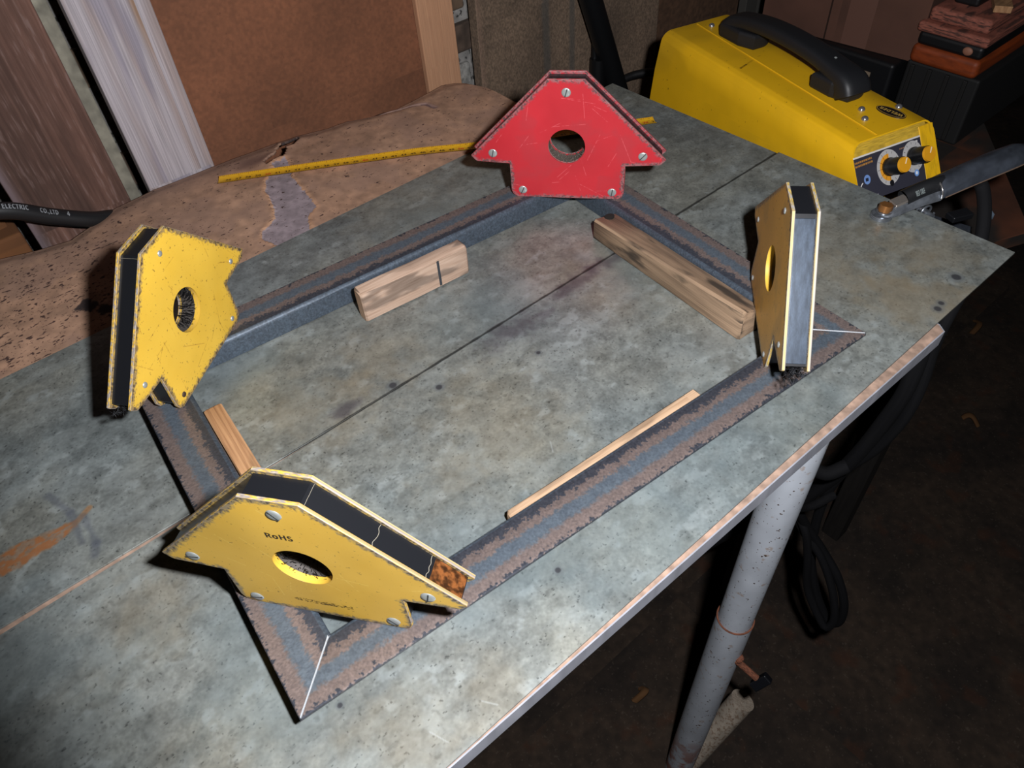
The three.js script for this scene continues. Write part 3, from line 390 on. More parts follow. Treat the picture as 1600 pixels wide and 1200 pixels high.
// ------------------------------------------------------------------ welder
{
  const wx = .1, wz = -.243, yaw = -.2597, Hh = .0231, L = .3141, W = .1032, FLR = -.2;
  const o = thing('welder', 'yellow welding machine with black carry handle and two black and yellow knobs', 'welder', [wx, FLR, wz], yaw); const T = Hh - FLR;
  const kf = .677, kb = .2229, DF = .0475; const back = (d) => -kb * Math.min(d, .1), front = (d) => d > DF + .001 ? L - .02 : L + kf * d;
  const yel = std({ map: tex(1024, 512, (u, v) => { const n = fbm(u * 12, v * 8, 4), f = fbm(u * 300, v * 170, 2); let k = mul([232, 180, 26], .94 + .12 * n); k = mix(k, [120, 100, 40], .18 * ss(.5, .75, fbm(u * 7 + 5, v * 5, 4))); k = mix(k, [80, 58, 18], .75 * ss(.885, .93, f)); return k; }), roughness: .38 });
  // folded sheet shell: profile (w, d) left wall - shoulder - top - shoulder - right wall
  const R = .012, prof = [[0, T - .004], [0, .13], [0, DF + .002], [0, DF], [0, .03], [0, R]]; for (let i = 1; i <= 6; i++) { const a = i / 6 * Math.PI / 2; prof.push([R - R * Math.cos(a), R - R * Math.sin(a)]); } prof.push([W * .33, 0], [W * .66, 0]); for (let i = 0; i <= 6; i++) { const a = i / 6 * Math.PI / 2; prof.push([W - R + R * Math.sin(a), R - R * Math.cos(a)]); } prof.push([W, .03], [W, DF], [W, DF + .002], [W, .13], [W, T - .004]);
  const th = .0014, cxp = W / 2; const inner = prof.map(([w, d]) => [w + (w < R ? 1 : w > W - R ? -1 : 0) * th, d + (d < R ? th * .8 : 0)]);
  const pos = [], uv = [], idx = [], n = prof.length, ns = 10; const ring = prof.concat(inner.slice().reverse()), K = ring.length; let acc = 0; const arc = ring.map((p, i) => { if (i) acc += Math.hypot(p[0] - ring[i - 1][0], p[1] - ring[i - 1][1]); return acc; });
  for (let s = 0; s <= ns; s++) ring.forEach(([w, d], i) => { const f = s / ns; pos.push(w, T - d, back(d) * (1 - f) + front(d) * f); uv.push(f * .6, arc[i] * 1.7); });
  for (let s = 0; s < ns; s++) for (let i = 0; i < K - 1; i++) { const a = s * K + i, b = a + K; idx.push(a, b, a + 1, b, b + 1, a + 1); }
  for (const s of [0, ns]) for (let i = 0; i < n - 1; i++) { const a = s * K + i, b = s * K + K - 1 - i; s ? idx.push(a, b, a + 1, b, b - 1, a + 1) : idx.push(a, a + 1, b, b, a + 1, b - 1); }
  for (let i = 0; i < idx.length; i += 3) { const q = idx[i]; idx[i] = idx[i + 1]; idx[i + 1] = q; }
  let g = new THREE.BufferGeometry(); g.setAttribute('position', new THREE.Float32BufferAttribute(pos, 3)); g.setAttribute('uv', new THREE.Float32BufferAttribute(uv, 2)); g.setIndex(idx); g = toCreasedNormals(g, .75); const shell = mesh('shell', g, yel, o, 'yellow folded sheet shell');
  // fold line on the top
  { const gg = cylBetween(V(.0464, T + .0002, .004), V(.0338, T + .0002, L - .002), .0009, .0009, 8); mesh('seam', gg, yel, shell); }
  // front panel, sloped; p(w, d, lift)
  const nrm = V(0, kf, 1).normalize(); const p3 = (w, d, l = 0) => V(w, T - d, L + kf * d).addScaledVector(nrm, l); const sl = Math.hypot(1, kf); const tilt = Math.atan2(kf, 1);
  const dull = std({ map: tex(256, 64, (u, v) => mul([196, 160, 48], .75 + .45 * fbm(u * 14, v * 6, 4))), roughness: .7 });
  function slabOn(w0, w1, d0, d1, l0, l1, r = .0005) { const hgt = (d1 - d0) * sl; const gg = new RoundedBoxGeometry(w1 - w0, hgt, l1 - l0, 2, r); gg.rotateX(-tilt); const c = p3((w0 + w1) / 2, (d0 + d1) / 2, (l0 + l1) / 2); gg.translate(c.x, c.y, c.z); return gg; }
  mesh('front_panel', merge([slabOn(.0016, W - .0016, .0075, .0470, -.004, -.0008), slabOn(.0035, W - .0035, .0035, .0080, -.004, -.0009), slabOn(.0090, W - .0090, .0008, .0040, -.004, -.0010)]), dull, o, 'dusty yellow front panel'); mesh('front_flange', slabOn(.0846, W - .0006, .004, .0472, -.003, -.0001), yel, o, 'bright yellow right flange');
  const lab = canvasTex(640, 512, (c, w, h) => {
    c.fillStyle = '#34343e'; c.fillRect(0, 0, w, h); c.fillStyle = '#d8d4cc'; c.fillRect(0, 0, w, 9); const sx = w / .0846, sy = h / .078; const X = (a) => a * sx, Y = (d) => (d - .0105) * sl * sy;
    c.fillStyle = '#b07c3c'; const r = rng(8); for (let row = 0; row < 2; row++) for (let x = 8; x < 165;) { const k = 6 + r() * 14; c.fillRect(x, 30 + row * 22 - x * .02, k, 12); x += k + 4; }
    c.fillStyle = '#8a6a52'; for (let x = 430; x < 560;) { const k = 5 + r() * 12; c.fillRect(x, 36, k, 9); x += k + 4; } c.fillStyle = '#c8c4c0'; c.fillRect(585, 22, 24, 12);
    const dial = (dx, dd, R) => { const x = X(dx), y = Y(dd); c.fillStyle = '#b4b2b0'; c.beginPath(); c.arc(x, y, R, 0, 7); c.fill(); c.strokeStyle = '#55535a'; c.lineWidth = 3; for (let a = 0; a < 12; a++) { const t = a / 12 * 6.283; c.beginPath(); c.moveTo(x + Math.cos(t) * R * .78, y + Math.sin(t) * R * .78); c.lineTo(x + Math.cos(t) * R * .92, y + Math.sin(t) * R * .92); c.stroke(); } };
    dial(.0407, .0265, 112); dial(.0722, .0250, 100); const x = X(.0407), y = Y(.0265); c.fillStyle = '#e09a2c'; c.beginPath(); c.moveTo(x, y); c.arc(x, y, 84, 1.5, 4.9); c.fill(); c.strokeStyle = '#8a4a18'; c.lineWidth = 3; for (let a = 0; a < 7; a++) { const t = 1.6 + a * .52; c.beginPath(); c.moveTo(x + Math.cos(t) * 50, y + Math.sin(t) * 50); c.lineTo(x + Math.cos(t) * 82, y + Math.sin(t) * 82); c.stroke(); }
    c.fillStyle = '#16161a'; c.beginPath(); c.arc(x + 6, y + 102, 20, 0, 7); c.fill();
    c.fillStyle = '#6f9ad6'; c.beginPath(); c.arc(X(.0738), Y(.0386), 22, 0, 7); c.fill(); c.fillStyle = '#dfe8f4'; c.beginPath(); c.arc(X(.0738), Y(.0386), 11, 0, 7); c.fill();
    c.fillStyle = '#6f8fc6'; c.beginPath(); c.arc(X(.0125), Y(.0300), 30, 0, 7); c.fill(); c.fillStyle = '#23283a'; c.fillRect(X(.0125) - 14, Y(.0300) - 10, 26, 20);
    c.strokeStyle = '#e8e6e2'; c.lineWidth = 7; c.beginPath(); c.moveTo(12, 225); c.quadraticCurveTo(20, 180, 52, 166); c.stroke(); c.fillStyle = '#c9c9cc'; for (let k = 0; k < 30; k++) c.fillRect(60 + r() * 110, 262 + r() * 46, 4 + r() * 10, 4); for (let k = 0; k < 12; k++) c.fillRect(380 + r() * 90, 318 + r() * 14, 5 + r() * 9, 5);
  });
  { const gg = slabOn(0.0004, .0840, .0105, .0470, -.0008, .0003, .0002); mapUV(gg, (x, y, z) => [x / .0840, 1 - ((T - y) - .0105) / (.0470 - .0105) * (.0365 * sl / .078)]); mesh('control_label', gg, std({ map: lab, roughness: .4 }), o, 'dark control label with two printed dials'); }
  for (const [w, d] of [[.0407, .0265], [.0722, .0250]]) {
    const q = new THREE.Quaternion().setFromUnitVectors(V(0, 1, 0), nrm); const b = p3(w, d, .0006); const kg = new THREE.LatheGeometry([[0, 0], [.0088, 0], [.0088, .002], [.0082, .0025], [.0078, .0165], [.0070, .0172], [0, .0172]].map(p => new THREE.Vector2(...p)), 32); kg.applyQuaternion(q); kg.translate(b.x, b.y, b.z); const kn = mesh('knob', kg, flat(0x111214, .35), o, 'black ribbed knob');
    const cg = new THREE.CylinderGeometry(.0071, .0075, .0022, 32); cg.translate(0, .0178, 0); cg.applyQuaternion(q); cg.translate(b.x, b.y, b.z); mesh('knob_cap', cg, flat(0xd8981c, .45), kn, 'yellow cap'); const pg = new THREE.BoxGeometry(.0008, .0004, .0055); pg.translate(0, .0190, -.0035); pg.rotateY(-.5); pg.applyQuaternion(q); pg.translate(b.x, b.y, b.z); mesh('pointer', pg, flat(0xe8e2cc, .6), kn, 'white pointer line');
  }
  // carry handle: arch swept along l
  { const hw = .0645, pts = [[.052, .004], [.054, .011], [.062, .018], [.080, .023], [.105, .0265], [.135, .0280], [.165, .0275], [.195, .0250], [.218, .0205], [.240, .0135], [.246, .004]]; const sec = []; for (let i = 0; i < 20; i++) { const a = i / 20 * Math.PI * 2; sec.push([Math.sign(Math.cos(a)) * Math.pow(Math.abs(Math.cos(a)), .6), Math.sign(Math.sin(a)) * Math.pow(Math.abs(Math.sin(a)), .6)]); }
    const cv = new THREE.CatmullRomCurve3(pts.map(p => V(hw, T + p[1], p[0]))), N = 60, P = [], U = [], I = []; for (let i = 0; i <= N; i++) { const t = i / N, c = cv.getPoint(t), tn = cv.getTangent(t), up = V(0, tn.z, -tn.y).normalize(); const e = Math.min(t, 1 - t), hwid = .0140 + .0035 * ss(.30, .05, e), ht = .0078 + .005 * ss(.28, .05, e); sec.forEach(s => { const q = c.clone().add(V(s[0] * hwid, 0, 0)).addScaledVector(up, s[1] * ht); if (q.y < T) q.y = T; P.push(q.x, q.y, q.z); U.push(t, 0); }); }
    const M = sec.length; for (let i = 0; i < N; i++) for (let j = 0; j < M; j++) { const a = i * M + j, b = i * M + (j + 1) % M; I.push(a, b, a + M, b, b + M, a + M); } for (const s of [0, N]) for (let j = 1; j < M - 1; j++) s ? I.push(s * M, s * M + j, s * M + j + 1) : I.push(0, j + 1, j);
    let hg = new THREE.BufferGeometry(); hg.setAttribute('position', new THREE.Float32BufferAttribute(P, 3)); hg.setAttribute('uv', new THREE.Float32BufferAttribute(U, 2)); hg.setIndex(I); hg.computeVertexNormals(); const blk = flat(0x1b1c1f, .5); const hm = mesh('carry_handle', hg, blk, o, 'black plastic carry handle');
    const foot = (l0, l1) => { const s = new THREE.Shape(); s.moveTo(-.017, l0); s.lineTo(.015, l0 + .004); s.lineTo(.016, l1 - .012); s.quadraticCurveTo(.012, l1, 0, l1); s.lineTo(-.010, l1); s.lineTo(-.0165, l1 - .018); s.closePath(); const gg = new THREE.ExtrudeGeometry(s, { depth: .009, bevelEnabled: true, bevelSize: .003, bevelThickness: .004, bevelSegments: 5 }); gg.rotateX(Math.PI / 2); gg.translate(hw + .002, T + .0125, 0); return gg; };
    mesh('handle_foot', foot(.050, .098), blk, hm); mesh('handle_foot', foot(.206, .248), blk, hm);
    const rg = new THREE.SphereGeometry(.0022, 12, 8); rg.translate(hw, T + .0290, .212); mesh('handle_screw', rg, screwM, hm); }
  const dome = new THREE.SphereGeometry(.0036, 16, 8, 0, Math.PI * 2, 0, Math.PI / 2); for (const [w, l] of [[.057, .0189], [.0679, .0385], [.0565, .2685], [.0454, .2846], [.0903, .2835]]) { const s = mesh('screw', dome, std({ color: 0xc8c8cc, roughness: .2, metalness: .85 }), o); s.position.set(w, T + .0002, l); }
  { const tx = canvasTex(256, 128, (c, w, h) => { c.fillStyle = '#1d1a1c'; c.fillRect(0, 0, w, h); c.strokeStyle = '#c8a04a'; c.lineWidth = 5; c.beginPath(); c.ellipse(w / 2, h / 2, w / 2 - 7, h / 2 - 7, 0, 0, 7); c.stroke(); c.fillStyle = '#cfa850'; c.font = 'bold 52px sans-serif'; c.textAlign = 'center'; c.textBaseline = 'middle'; c.fillText('WELDER', w / 2, h / 2, w - 46); });
    const gg = new THREE.CylinderGeometry(1, 1, .0012, 48); gg.scale(.0160, 1, .0078); mapUV(gg, (x, y, z) => [.5 + x / .032, .5 - z / .0156]); const b = mesh('badge', gg, std({ map: tx, roughness: .3 }), o, 'black oval badge reading WELDER'); b.position.set(.0768, T + .0004, .2870); b.rotation.y = Math.PI / 2 + .18; }
  { const tx = canvasTex(256, 64, (c, w, h) => { c.clearRect(0, 0, w, h); const r = rng(4); c.fillStyle = '#4a3410'; for (let x = 4; x < w * .45;) { const k = 5 + r() * 12; c.fillRect(x, 20, k, 26); x += k + 6; } c.globalAlpha = .25; for (let x = w * .5; x < w;) { const k = 5 + r() * 12; c.fillRect(x, 20, k, 22); x += k + 7; } }); const gg = new THREE.PlaneGeometry(.026, .0062); gg.rotateX(-Math.PI / 2); const pm = mesh('printed_line', gg, std({ map: tx, transparent: true, roughness: .5 }), o); pm.position.set(.0265, T + .0003, .125); pm.rotation.y = .35; }
  mesh('base_pan', box(.004, W - .004, 0, .006, -.018, L + .045), flat(0x1a1a1c, .6), o);
}
// mains cable behind the welder
{ const o = thing('mains_cable', 'black cable running from the dark stand to the back of the yellow welder', 'cable', [.2331, -.16, -.44]); partAt('cable', tube([[.19, -.30, -.44], [.205, -.19, -.44], [.2331, -.152, -.438], [.2668, -.144, -.43], [.305, -.145, -.40], [.29, -.150, -.33], [.20, -.14, -.27]], .0062), flat(0x121214, .55), o); }

// ------------------------------------------------------------------ earth clamp and its cables
const rubber = new THREE.MeshPhysicalMaterial({ specularIntensity: .35, map: tex(128, 128, (u, v) => { const k = 13 + 8 * fbm(u * 20, v * 20, 3); return [k, k, k + 2]; }), roughness: .85 });
function loft(stations, prof) { // stations: { c, r (right), u (up), s: [w, h] }; prof closed loop in unit coordinates
  const P = [], U = [], I = [], M = prof.length, N = stations.length - 1; stations.forEach((st, i) => prof.forEach((p, j) => { const q = st.c.clone().addScaledVector(st.r, p[0] * st.s[0]).addScaledVector(st.u, p[1] * st.s[1]); P.push(q.x, q.y, q.z); U.push(i / N, j / M); }));
  for (let i = 0; i < N; i++) for (let j = 0; j < M; j++) { const a = i * M + j, b = i * M + (j + 1) % M; I.push(a, a + M, b, b, a + M, b + M); }
  const tri = THREE.ShapeUtils.triangulateShape(prof.map(p => new THREE.Vector2(...p)), []); for (const t of tri) { I.push(t[0], t[1], t[2]); I.push(N * M + t[0], N * M + t[2], N * M + t[1]); }
  const g = new THREE.BufferGeometry(); g.setAttribute('position', new THREE.Float32BufferAttribute(P, 3)); g.setAttribute('uv', new THREE.Float32BufferAttribute(U, 2)); g.setIndex(I); return toCreasedNormals(g, .7);
}
{
  const o = thing('earth_clamp', 'chrome earth clamp gripping the right edge of the steel sheet, black cable in its handle', 'clamp', [-.02, .0005, .13]);
  const chrome = std({ map: tex(256, 128, (u, v) => mul([150, 156, 164], .6 + .6 * fbm(u * 10, v * 8, 4))), roughness: .28, metalness: .75 }), dark = std({ map: tex(256, 128, (u, v) => mul([84, 90, 100], .6 + .6 * fbm(u * 14, v * 8, 4))), roughness: .35, metalness: .6 });
  const dx = V(.913, 0, .408), rt = V(-.408, 0, .913); const S = (t, y, w, h, tip = 0) => { const c = V(-.030, 0, .128).addScaledVector(dx, t); c.y = y; const d = dx.clone().multiplyScalar(1).add(V(0, tip, 0)).normalize(); return { c, r: rt, u: rt.clone().cross(d).normalize().multiplyScalar(-1), s: [w, h] }; };
  const chan = []; for (let i = 0; i <= 10; i++) { const a = Math.PI * (1 - i / 10); chan.push([Math.cos(a), Math.sin(a)]); } for (let i = 10; i >= 0; i--) { const a = Math.PI * (1 - i / 10); chan.push([Math.cos(a) * .86, Math.sin(a) * .84 - .03]); }
  const up = (st) => { if (st.u.y < 0) st.u.negate(); return st; };
  partAt('upper_arm', loft([S(-.0025, .0012, .0065, .0028), S(.002, .0018, .0085, .0045), S(.012, .003, .0085, .006), S(.022, .0055, .0085, .007), S(.036, .0085, .0095, .008), S(.050, .011, .011, .0085)].map(up), chan), chrome, o);
  partAt('upper_handle', loft([S(.0485, .0135, .0118, .0115), S(.052, .0145, .0125, .012), S(.075, .0205, .0130, .012), S(.105, .0275, .0135, .0115), S(.125, .0315, .0128, .0105), S(.134, .0330, .010, .008), S(.138, .0335, .005, .004)].map(up), chan), dark, o, 'dark chromed upper handle');
  partAt('handle_edge', tube([.052, .075, .105, .125, .134].map((t, i) => { const q = V(-.030, 0, .128).addScaledVector(dx, t).addScaledVector(rt, [.0125, .0130, .0135, .0128, .0105][i]); return [q.x, [.0145, .0205, .0275, .0315, .0330][i], q.z]; }), .0006, 30, 6), std({ color: 0xc8a890, roughness: .25, metalness: .8 }), o, 'bright worn edge');
  partAt('handle_lip', (() => { const s = up(S(.0486, .0136, .0121, .0119)); const pts = []; for (let i = 0; i <= 12; i++) { const a = Math.PI * i / 12; const q = s.c.clone().addScaledVector(s.r, Math.cos(a) * s.s[0]).addScaledVector(s.u, Math.sin(a) * s.s[1]); pts.push([q.x, q.y, q.z]); } return tube(pts, .0007, 24, 8); })(), std({ color: 0xe4e0dc, roughness: .15, metalness: .9 }), o, 'bright rim');
  { const a = V(-.0285, .0045, .1288), jaw = new THREE.CylinderGeometry(.0088, .0095, .0032, 32); jaw.translate(a.x - .001, .0016, a.z); partAt('jaw_pad', jaw, chrome, o);
    const nut = new THREE.CylinderGeometry(.0060, .0062, .006, 6); nut.rotateY(.3); nut.rotateZ(-.12); nut.translate(-.027, .0085, .1292); partAt('bolt', nut, std({ color: 0xb07a48, roughness: .35, metalness: .7 }), o, 'brassy hex bolt'); const wsh = new THREE.CylinderGeometry(.0072, .0072, .0012, 24); wsh.translate(-.027, .0052, .1292); partAt('washer', wsh, chrome, o); }
  { const g = new RoundedBoxGeometry(.014, .0026, .0105, 2, .001); g.rotateZ(.25); g.rotateY(-.42); g.translate(-.0145, .0115, .1342); partAt('cable_lug', g, std({ color: 0xc6bdb4, roughness: .25, metalness: .8 }), o, 'shiny tinned cable lug'); }
  const ctx = canvasTex(1024, 128, (c, w, h) => { c.fillStyle = '#1a1b1d'; c.fillRect(0, 0, w, h); c.fillStyle = '#8c9694'; c.font = 'bold 20px sans-serif'; c.textBaseline = 'middle'; c.fillText('WELD  CABLE', 120, 19, 270); });
  partAt('cable_end', (() => { const g = tube([[-.012, .0135, .1352], [-.002, .0165, .1394], [.010, .0195, .1450], [.024, .0205, .1512], [.05, .0225, .1615]], .0072, 40, 20); return g; })(), std({ map: ctx, roughness: .5 }), o, 'black cable sleeve with pale lettering');
  partAt('lower_arm', loft([S(.004, -.0048, .0085, -.005), S(.022, -.0075, .0085, -.007), S(.036, -.010, .0095, -.008), S(.05, -.014, .0105, -.009), S(.075, -.025, .012, -.011), S(.105, -.040, .0125, -.011), S(.126, -.050, .011, -.009)].map(up).map(s => { s.u = s.u.clone().negate(); s.s[1] = Math.abs(s.s[1]); return s; }), chan), dark, o, 'lower handle under the sheet');
  { const pts = []; for (let i = 0; i <= 60; i++) { const a = i / 60 * Math.PI * 6, c = V(-.030, -.004, .128).addScaledVector(dx, .0455).addScaledVector(rt, -.008 + .016 * i / 60); const q = c.addScaledVector(dx, Math.cos(a) * .006).add(V(0, Math.sin(a) * .006, 0)); pts.push([q.x, q.y, q.z]); } partAt('spring', tube(pts, .0011, 160, 8), chrome, o, 'coiled steel spring'); }
  { const c = V(-.030, -.004, .128).addScaledVector(dx, .0455); partAt('pivot_bolt', cylBetween(c.clone().addScaledVector(rt, -.013), c.clone().addScaledVector(rt, .013), .0028, .0028, 16), chrome, o); }
  partAt('lower_bolt', merge([cylBetween(V(.047, -.0105, .1845), V(.054, -.0115, .187), .0026, .0026, 10), cylBetween(V(.053, -.0115, .187), V(.057, -.0120, .1885), .0046, .0046, 6)]), std({ color: 0x8fa0b2, roughness: .25, metalness: .7 }), o, 'small plated bolt');
  partAt('bracket', (() => { const g = new RoundedBoxGeometry(.021, .006, .011, 2, .0012); g.rotateY(-.42); g.translate(.029, -.0065, .1725); return g; })(), flat(0x1a1b1e, .4, .4), o);
}
const cab = (label, pts, r, seg = 90) => { const o = thing('cable', label, 'cable', [pts[0][0], pts[0][1], pts[0][2]]); partAt('cable_sheath', tube(pts, r, seg, 14), rubber, o); return o; };
cab('black welding cable dropping from the clamp under the sheet into a long hanging loop', [[.050, .0205, .1610], [.060, .010, .1700], [.048, -.006, .1855], [.030, -.035, .2000], [-.005, -.055, .2100], [-.03, -.072, .2149], [-.03, -.1041, .2160], [-.03, -.1473, .221], [-.03, -.1948, .2212], [-.03, -.2578, .21], [-.03, -.3188, .1897], [-.03, -.3794, .1817], [-.03, -.4545, .1862], [-.03, -.5187, .1999], [-.03, -.5849, .2303], [-.029, -.612, .2550], [-.029, -.600, .2630], [-.03, -.555, .2597], [-.03, -.5103, .2382], [-.034, -.4742, .2088], [-.05, -.43, .185], [-.08, -.36, .165]], .0058, 200);
cab('thick black cable hanging close behind the table corner toward the white leg', [[-.09, -.03, .10], [-.066, -.045, .18], [-.05, -.0763, .2063], [-.05, -.1367, .2154], [-.05, -.1985, .2097], [-.05, -.2751, .1971], [-.05, -.343, .1785], [-.06, -.42, .15], [-.09, -.50, .10], [-.12, -.62, .05]], .0078);
cab('second black cable loop hanging beside the first, nearer the white leg', [[-.12, -.33, .12], [-.085, -.385, .150], [-.06, -.4057, .1683], [-.06, -.4231, .185], [-.06, -.4661, .2002], [-.06, -.5279, .2169], [-.06, -.5681, .2457], [-.06, -.578, .258], [-.055, -.565, .262], [-.048, -.52, .245], [-.045, -.47, .21], [-.05, -.44, .18], [-.06, -.40, .16]], .0052, 140);
cab('black cable crossing from behind the white leg to the cable bundle, upper one', [[-.14, -.235, .13], [-.1, -.2476, .1552], [-.1, -.2598, .172], [-.1, -.2563, .1928], [-.085, -.2446, .205]], .0075, 40);
cab('black cable crossing from behind the white leg to the cable bundle, lower thin one', [[-.13, -.365, .15], [-.1, -.3433, .1757], [-.1, -.3157, .1936], [-.09, -.2917, .2060]], .0048, 40);

// ------------------------------------------------------------------ boards leaning at the back wall
function plank(name, label, x0, x1, y1, z0, z1, tx, su, sv, o = {}) {
  const t = thing(name, label, o.cat || 'plank', [(x0 + x1) / 2, -TT, (z0 + z1) / 2]); let g = box(x0, x1, -TT, y1, z0, z1, o.r === undefined ? .0015 : o.r); g = grainUV(g, 1, su, sv, o.ou || 0, o.ov || 0); partAt('plank_body', g, std({ map: tx, roughness: .9 }), t); if (o.tilt) t.rotation.z = o.tilt; return t;
}
const darkPlank = tex(1024, 256, (u, v) => { const g = fbm(u * 8, v * 50, 4), f = fbm(u * 90, v * 60, 3), a = fbm(u * 5 + 3, v * 4, 4); let k = mix([64, 42, 34], [118, 88, 76], .7 * g + .3 * f); k = mul(k, .55 + .8 * a); k = mix(k, [128, 110, 108], .4 * ss(.55, .75, f) * ss(.42, .62, g)); k = mix(k, [120, 112, 122], .6 * ss(.14, .02, v)); return k; });
plank('wood_plank', 'dark reddish brown weathered plank, leftmost, behind the printed black cable', -.6085, -.5140, .42, -.428, -.410, darkPlank, .9, 10.5, { ov: .4 });
plank('wood_batten', 'narrow grey green batten standing between the dark and the whitish plank', -.5128, -.4995, .42, -.446, -.430, tex(512, 64, (u, v) => mul([130, 126, 112], .7 + .5 * fbm(u * 120, v * 4, 4))), 1, 30);
plank('wood_plank', 'whitish grey weathered plank with brown grain in front of the hardboard panel', -.4930, -.4216, .42, -.425, -.410, tex(1024, 256, (u, v) => { const w = (fbm(u * 3, v * 2, 3) - .5) * .5, r = Math.pow(Math.abs(Math.sin((v * 1.0 + w) * 11)), 3) * ss(.3, .6, fbm(u * 4, v * 3 + 7, 3)), g = fbm(u * 20, v * 90, 3), a = fbm(u * 7, v * 5, 4); let k = mix([176, 168, 172], [150, 130, 122], .6 * r); k = mul(k, .78 + .34 * g); k = mix(k, [124, 118, 132], .5 * ss(.52, .68, a)); k = mix(k, [140, 104, 72], .7 * ss(.9, 1, v) * ss(.4, .6, a)); return k; }), .9, 14, { ov: .1 });
plank('hardboard_panel', 'large plain orange brown hardboard panel behind the table', -.478, -.1085, .42, -.4335, -.4290, tex(1024, 1024, (u, v) => { let k = mul([122, 78, 54], .84 + .26 * fbm(u * 9, v * 9, 4)); k = mul(k, .9 + .2 * fbm(u * 220, v * 220, 2)); k = mix(k, [84, 52, 38], .5 * ss(.86, .92, fbm(u * 260, v * 260, 2))); return k; }), 1.4, 1.4, { cat: 'panel', r: .001 });
plank('wood_batten', 'smooth pinkish tan batten at the right edge of the hardboard panel', -.1150, -.0640, .42, -.4285, -.4195, tex(512, 256, (u, v) => mul(mix([196, 150, 116], [178, 132, 100], fbm(u * 6, v * 30, 4)), .92 + .14 * fbm(u * 60, v * 120, 2))), 1, 18, { tilt: .018 });
plank('particle_board', 'grey brown particle board with darker upright stripes behind the red magnet', -.0100, .36, .42, -.488, -.470, tex(1024, 1024, (u, v) => { let k = mul([126, 106, 88], .7 + .4 * fbm(u * 8, v * 8, 4)); k = mul(k, .75 + .5 * fbm(u * 260, v * 260, 2)); const s = ss(.025, .008, Math.abs(v - .30 + (fbm(u * 5, 2, 2) - .5) * .02)) + ss(.02, .006, Math.abs(v - .42)); k = mix(k, [78, 78, 76], .55 * s); k = mix(k, [150, 120, 104], .4 * ss(.03, 0, v - .0)); return k; }), 1.6, 2.4, { cat: 'board', ov: .024 });
plank('wall_board', 'dark brown board against the wall behind the yellow welder', .365, 1.15, .46, -.496, -.484, tex(512, 512, (u, v) => { let k = mul([104, 76, 56], .65 + .5 * fbm(u * 6, v * 6, 5)); return mul(k, .8 + .4 * fbm(u * 160, v * 160, 2)); }), 1.2, 1.2, { cat: 'board' });
// folded black stand leaning in front of the boards
{ const o = thing('black_stand', 'black folded stand of two leaning tubes between board and welder', 'stand', [.30, -TT, -.44]); const bk = flat(0x101113, .45); const d = V(.0616, -.1472, 0), ext = (p, t) => V(p[0] + d.x * t, p[1] + d.y * t, p[2]);
  partAt('tube', cylBetween(ext([.1715, -.0021, -.44], 6.2), ext([.1715, -.0021, -.44], -2.6), .0165, .0165, 24), bk, o); partAt('tube', cylBetween(V(.205, -.95, -.452), V(.191, .32, -.452), .0045, .0045, 12), bk, o); partAt('tube', cylBetween(V(.196, -.95, -.455), V(.1985, -.10, -.447), .012, .012, 16), bk, o); }
{ const o = thing('steel_post', 'dull grey steel channel post standing behind the welder handle', 'post', [.60, -TT, -.45]); const m = flat(0x4c4a46, .7, .2); partAt('flange', box(.565, .598, -TT, .42, -.460, -.444, .001), m, o); partAt('flange', box(.616, .664, -TT, .42, -.460, -.444, .001), m, o); partAt('web', box(.596, .618, -TT, .42, -.466, -.462, .001), flat(0x1c1b1a, .8), o); }
// printed cable at the left
{ const tx = canvasTex(2048, 128, (c, w, h) => { c.fillStyle = '#191a1c'; c.fillRect(0, 0, w, h); c.fillStyle = '#94989c'; c.font = 'bold 17px sans-serif'; c.textBaseline = 'middle'; c.fillText('ELECTRIC', 690, 109, 84); c.fillText('CO.,LTD', 801, 109, 70); c.fillText('4', 893, 109); });
  const o = thing('printed_cable', 'black cable printed ELECTRIC CO.,LTD in front of the dark plank', 'cable', [-.60, .02, -.39]); partAt('cable_sheath', tube([[-.80, .075, -.375], [-.70, .068, -.380], [-.6206, .0475, -.385], [-.5869, .0230, -.389], [-.5571, .0030, -.393], [-.5335, -.0105, -.402], [-.515, -.03, -.405], [-.50, -.10, -.403], [-.49, -.25, -.40]], .0078, 120, 20), std({ map: tx, roughness: .45 }), o); }
// brown carton at the far left
{ const o = thing('brown_carton', 'orange brown carton at the left edge beside the dark plank', 'carton', [-.70, -TT, -.44]); const m = std({ map: tex(256, 256, (u, v) => mul([108, 68, 36], .75 + .4 * fbm(u * 6, v * 6, 4))), roughness: .9 }); partAt('carton_body', grainUV(box(-.83, -.6165, -TT, .012, -.47, -.405, .003), 1, 2, 2), m, o); partAt('flap', (() => { const g = new RoundedBoxGeometry(.2, .003, .07, 2, .001); g.rotateX(.5); g.rotateZ(-.1); g.translate(-.722, .028, -.44); return g; })(), m, o); }

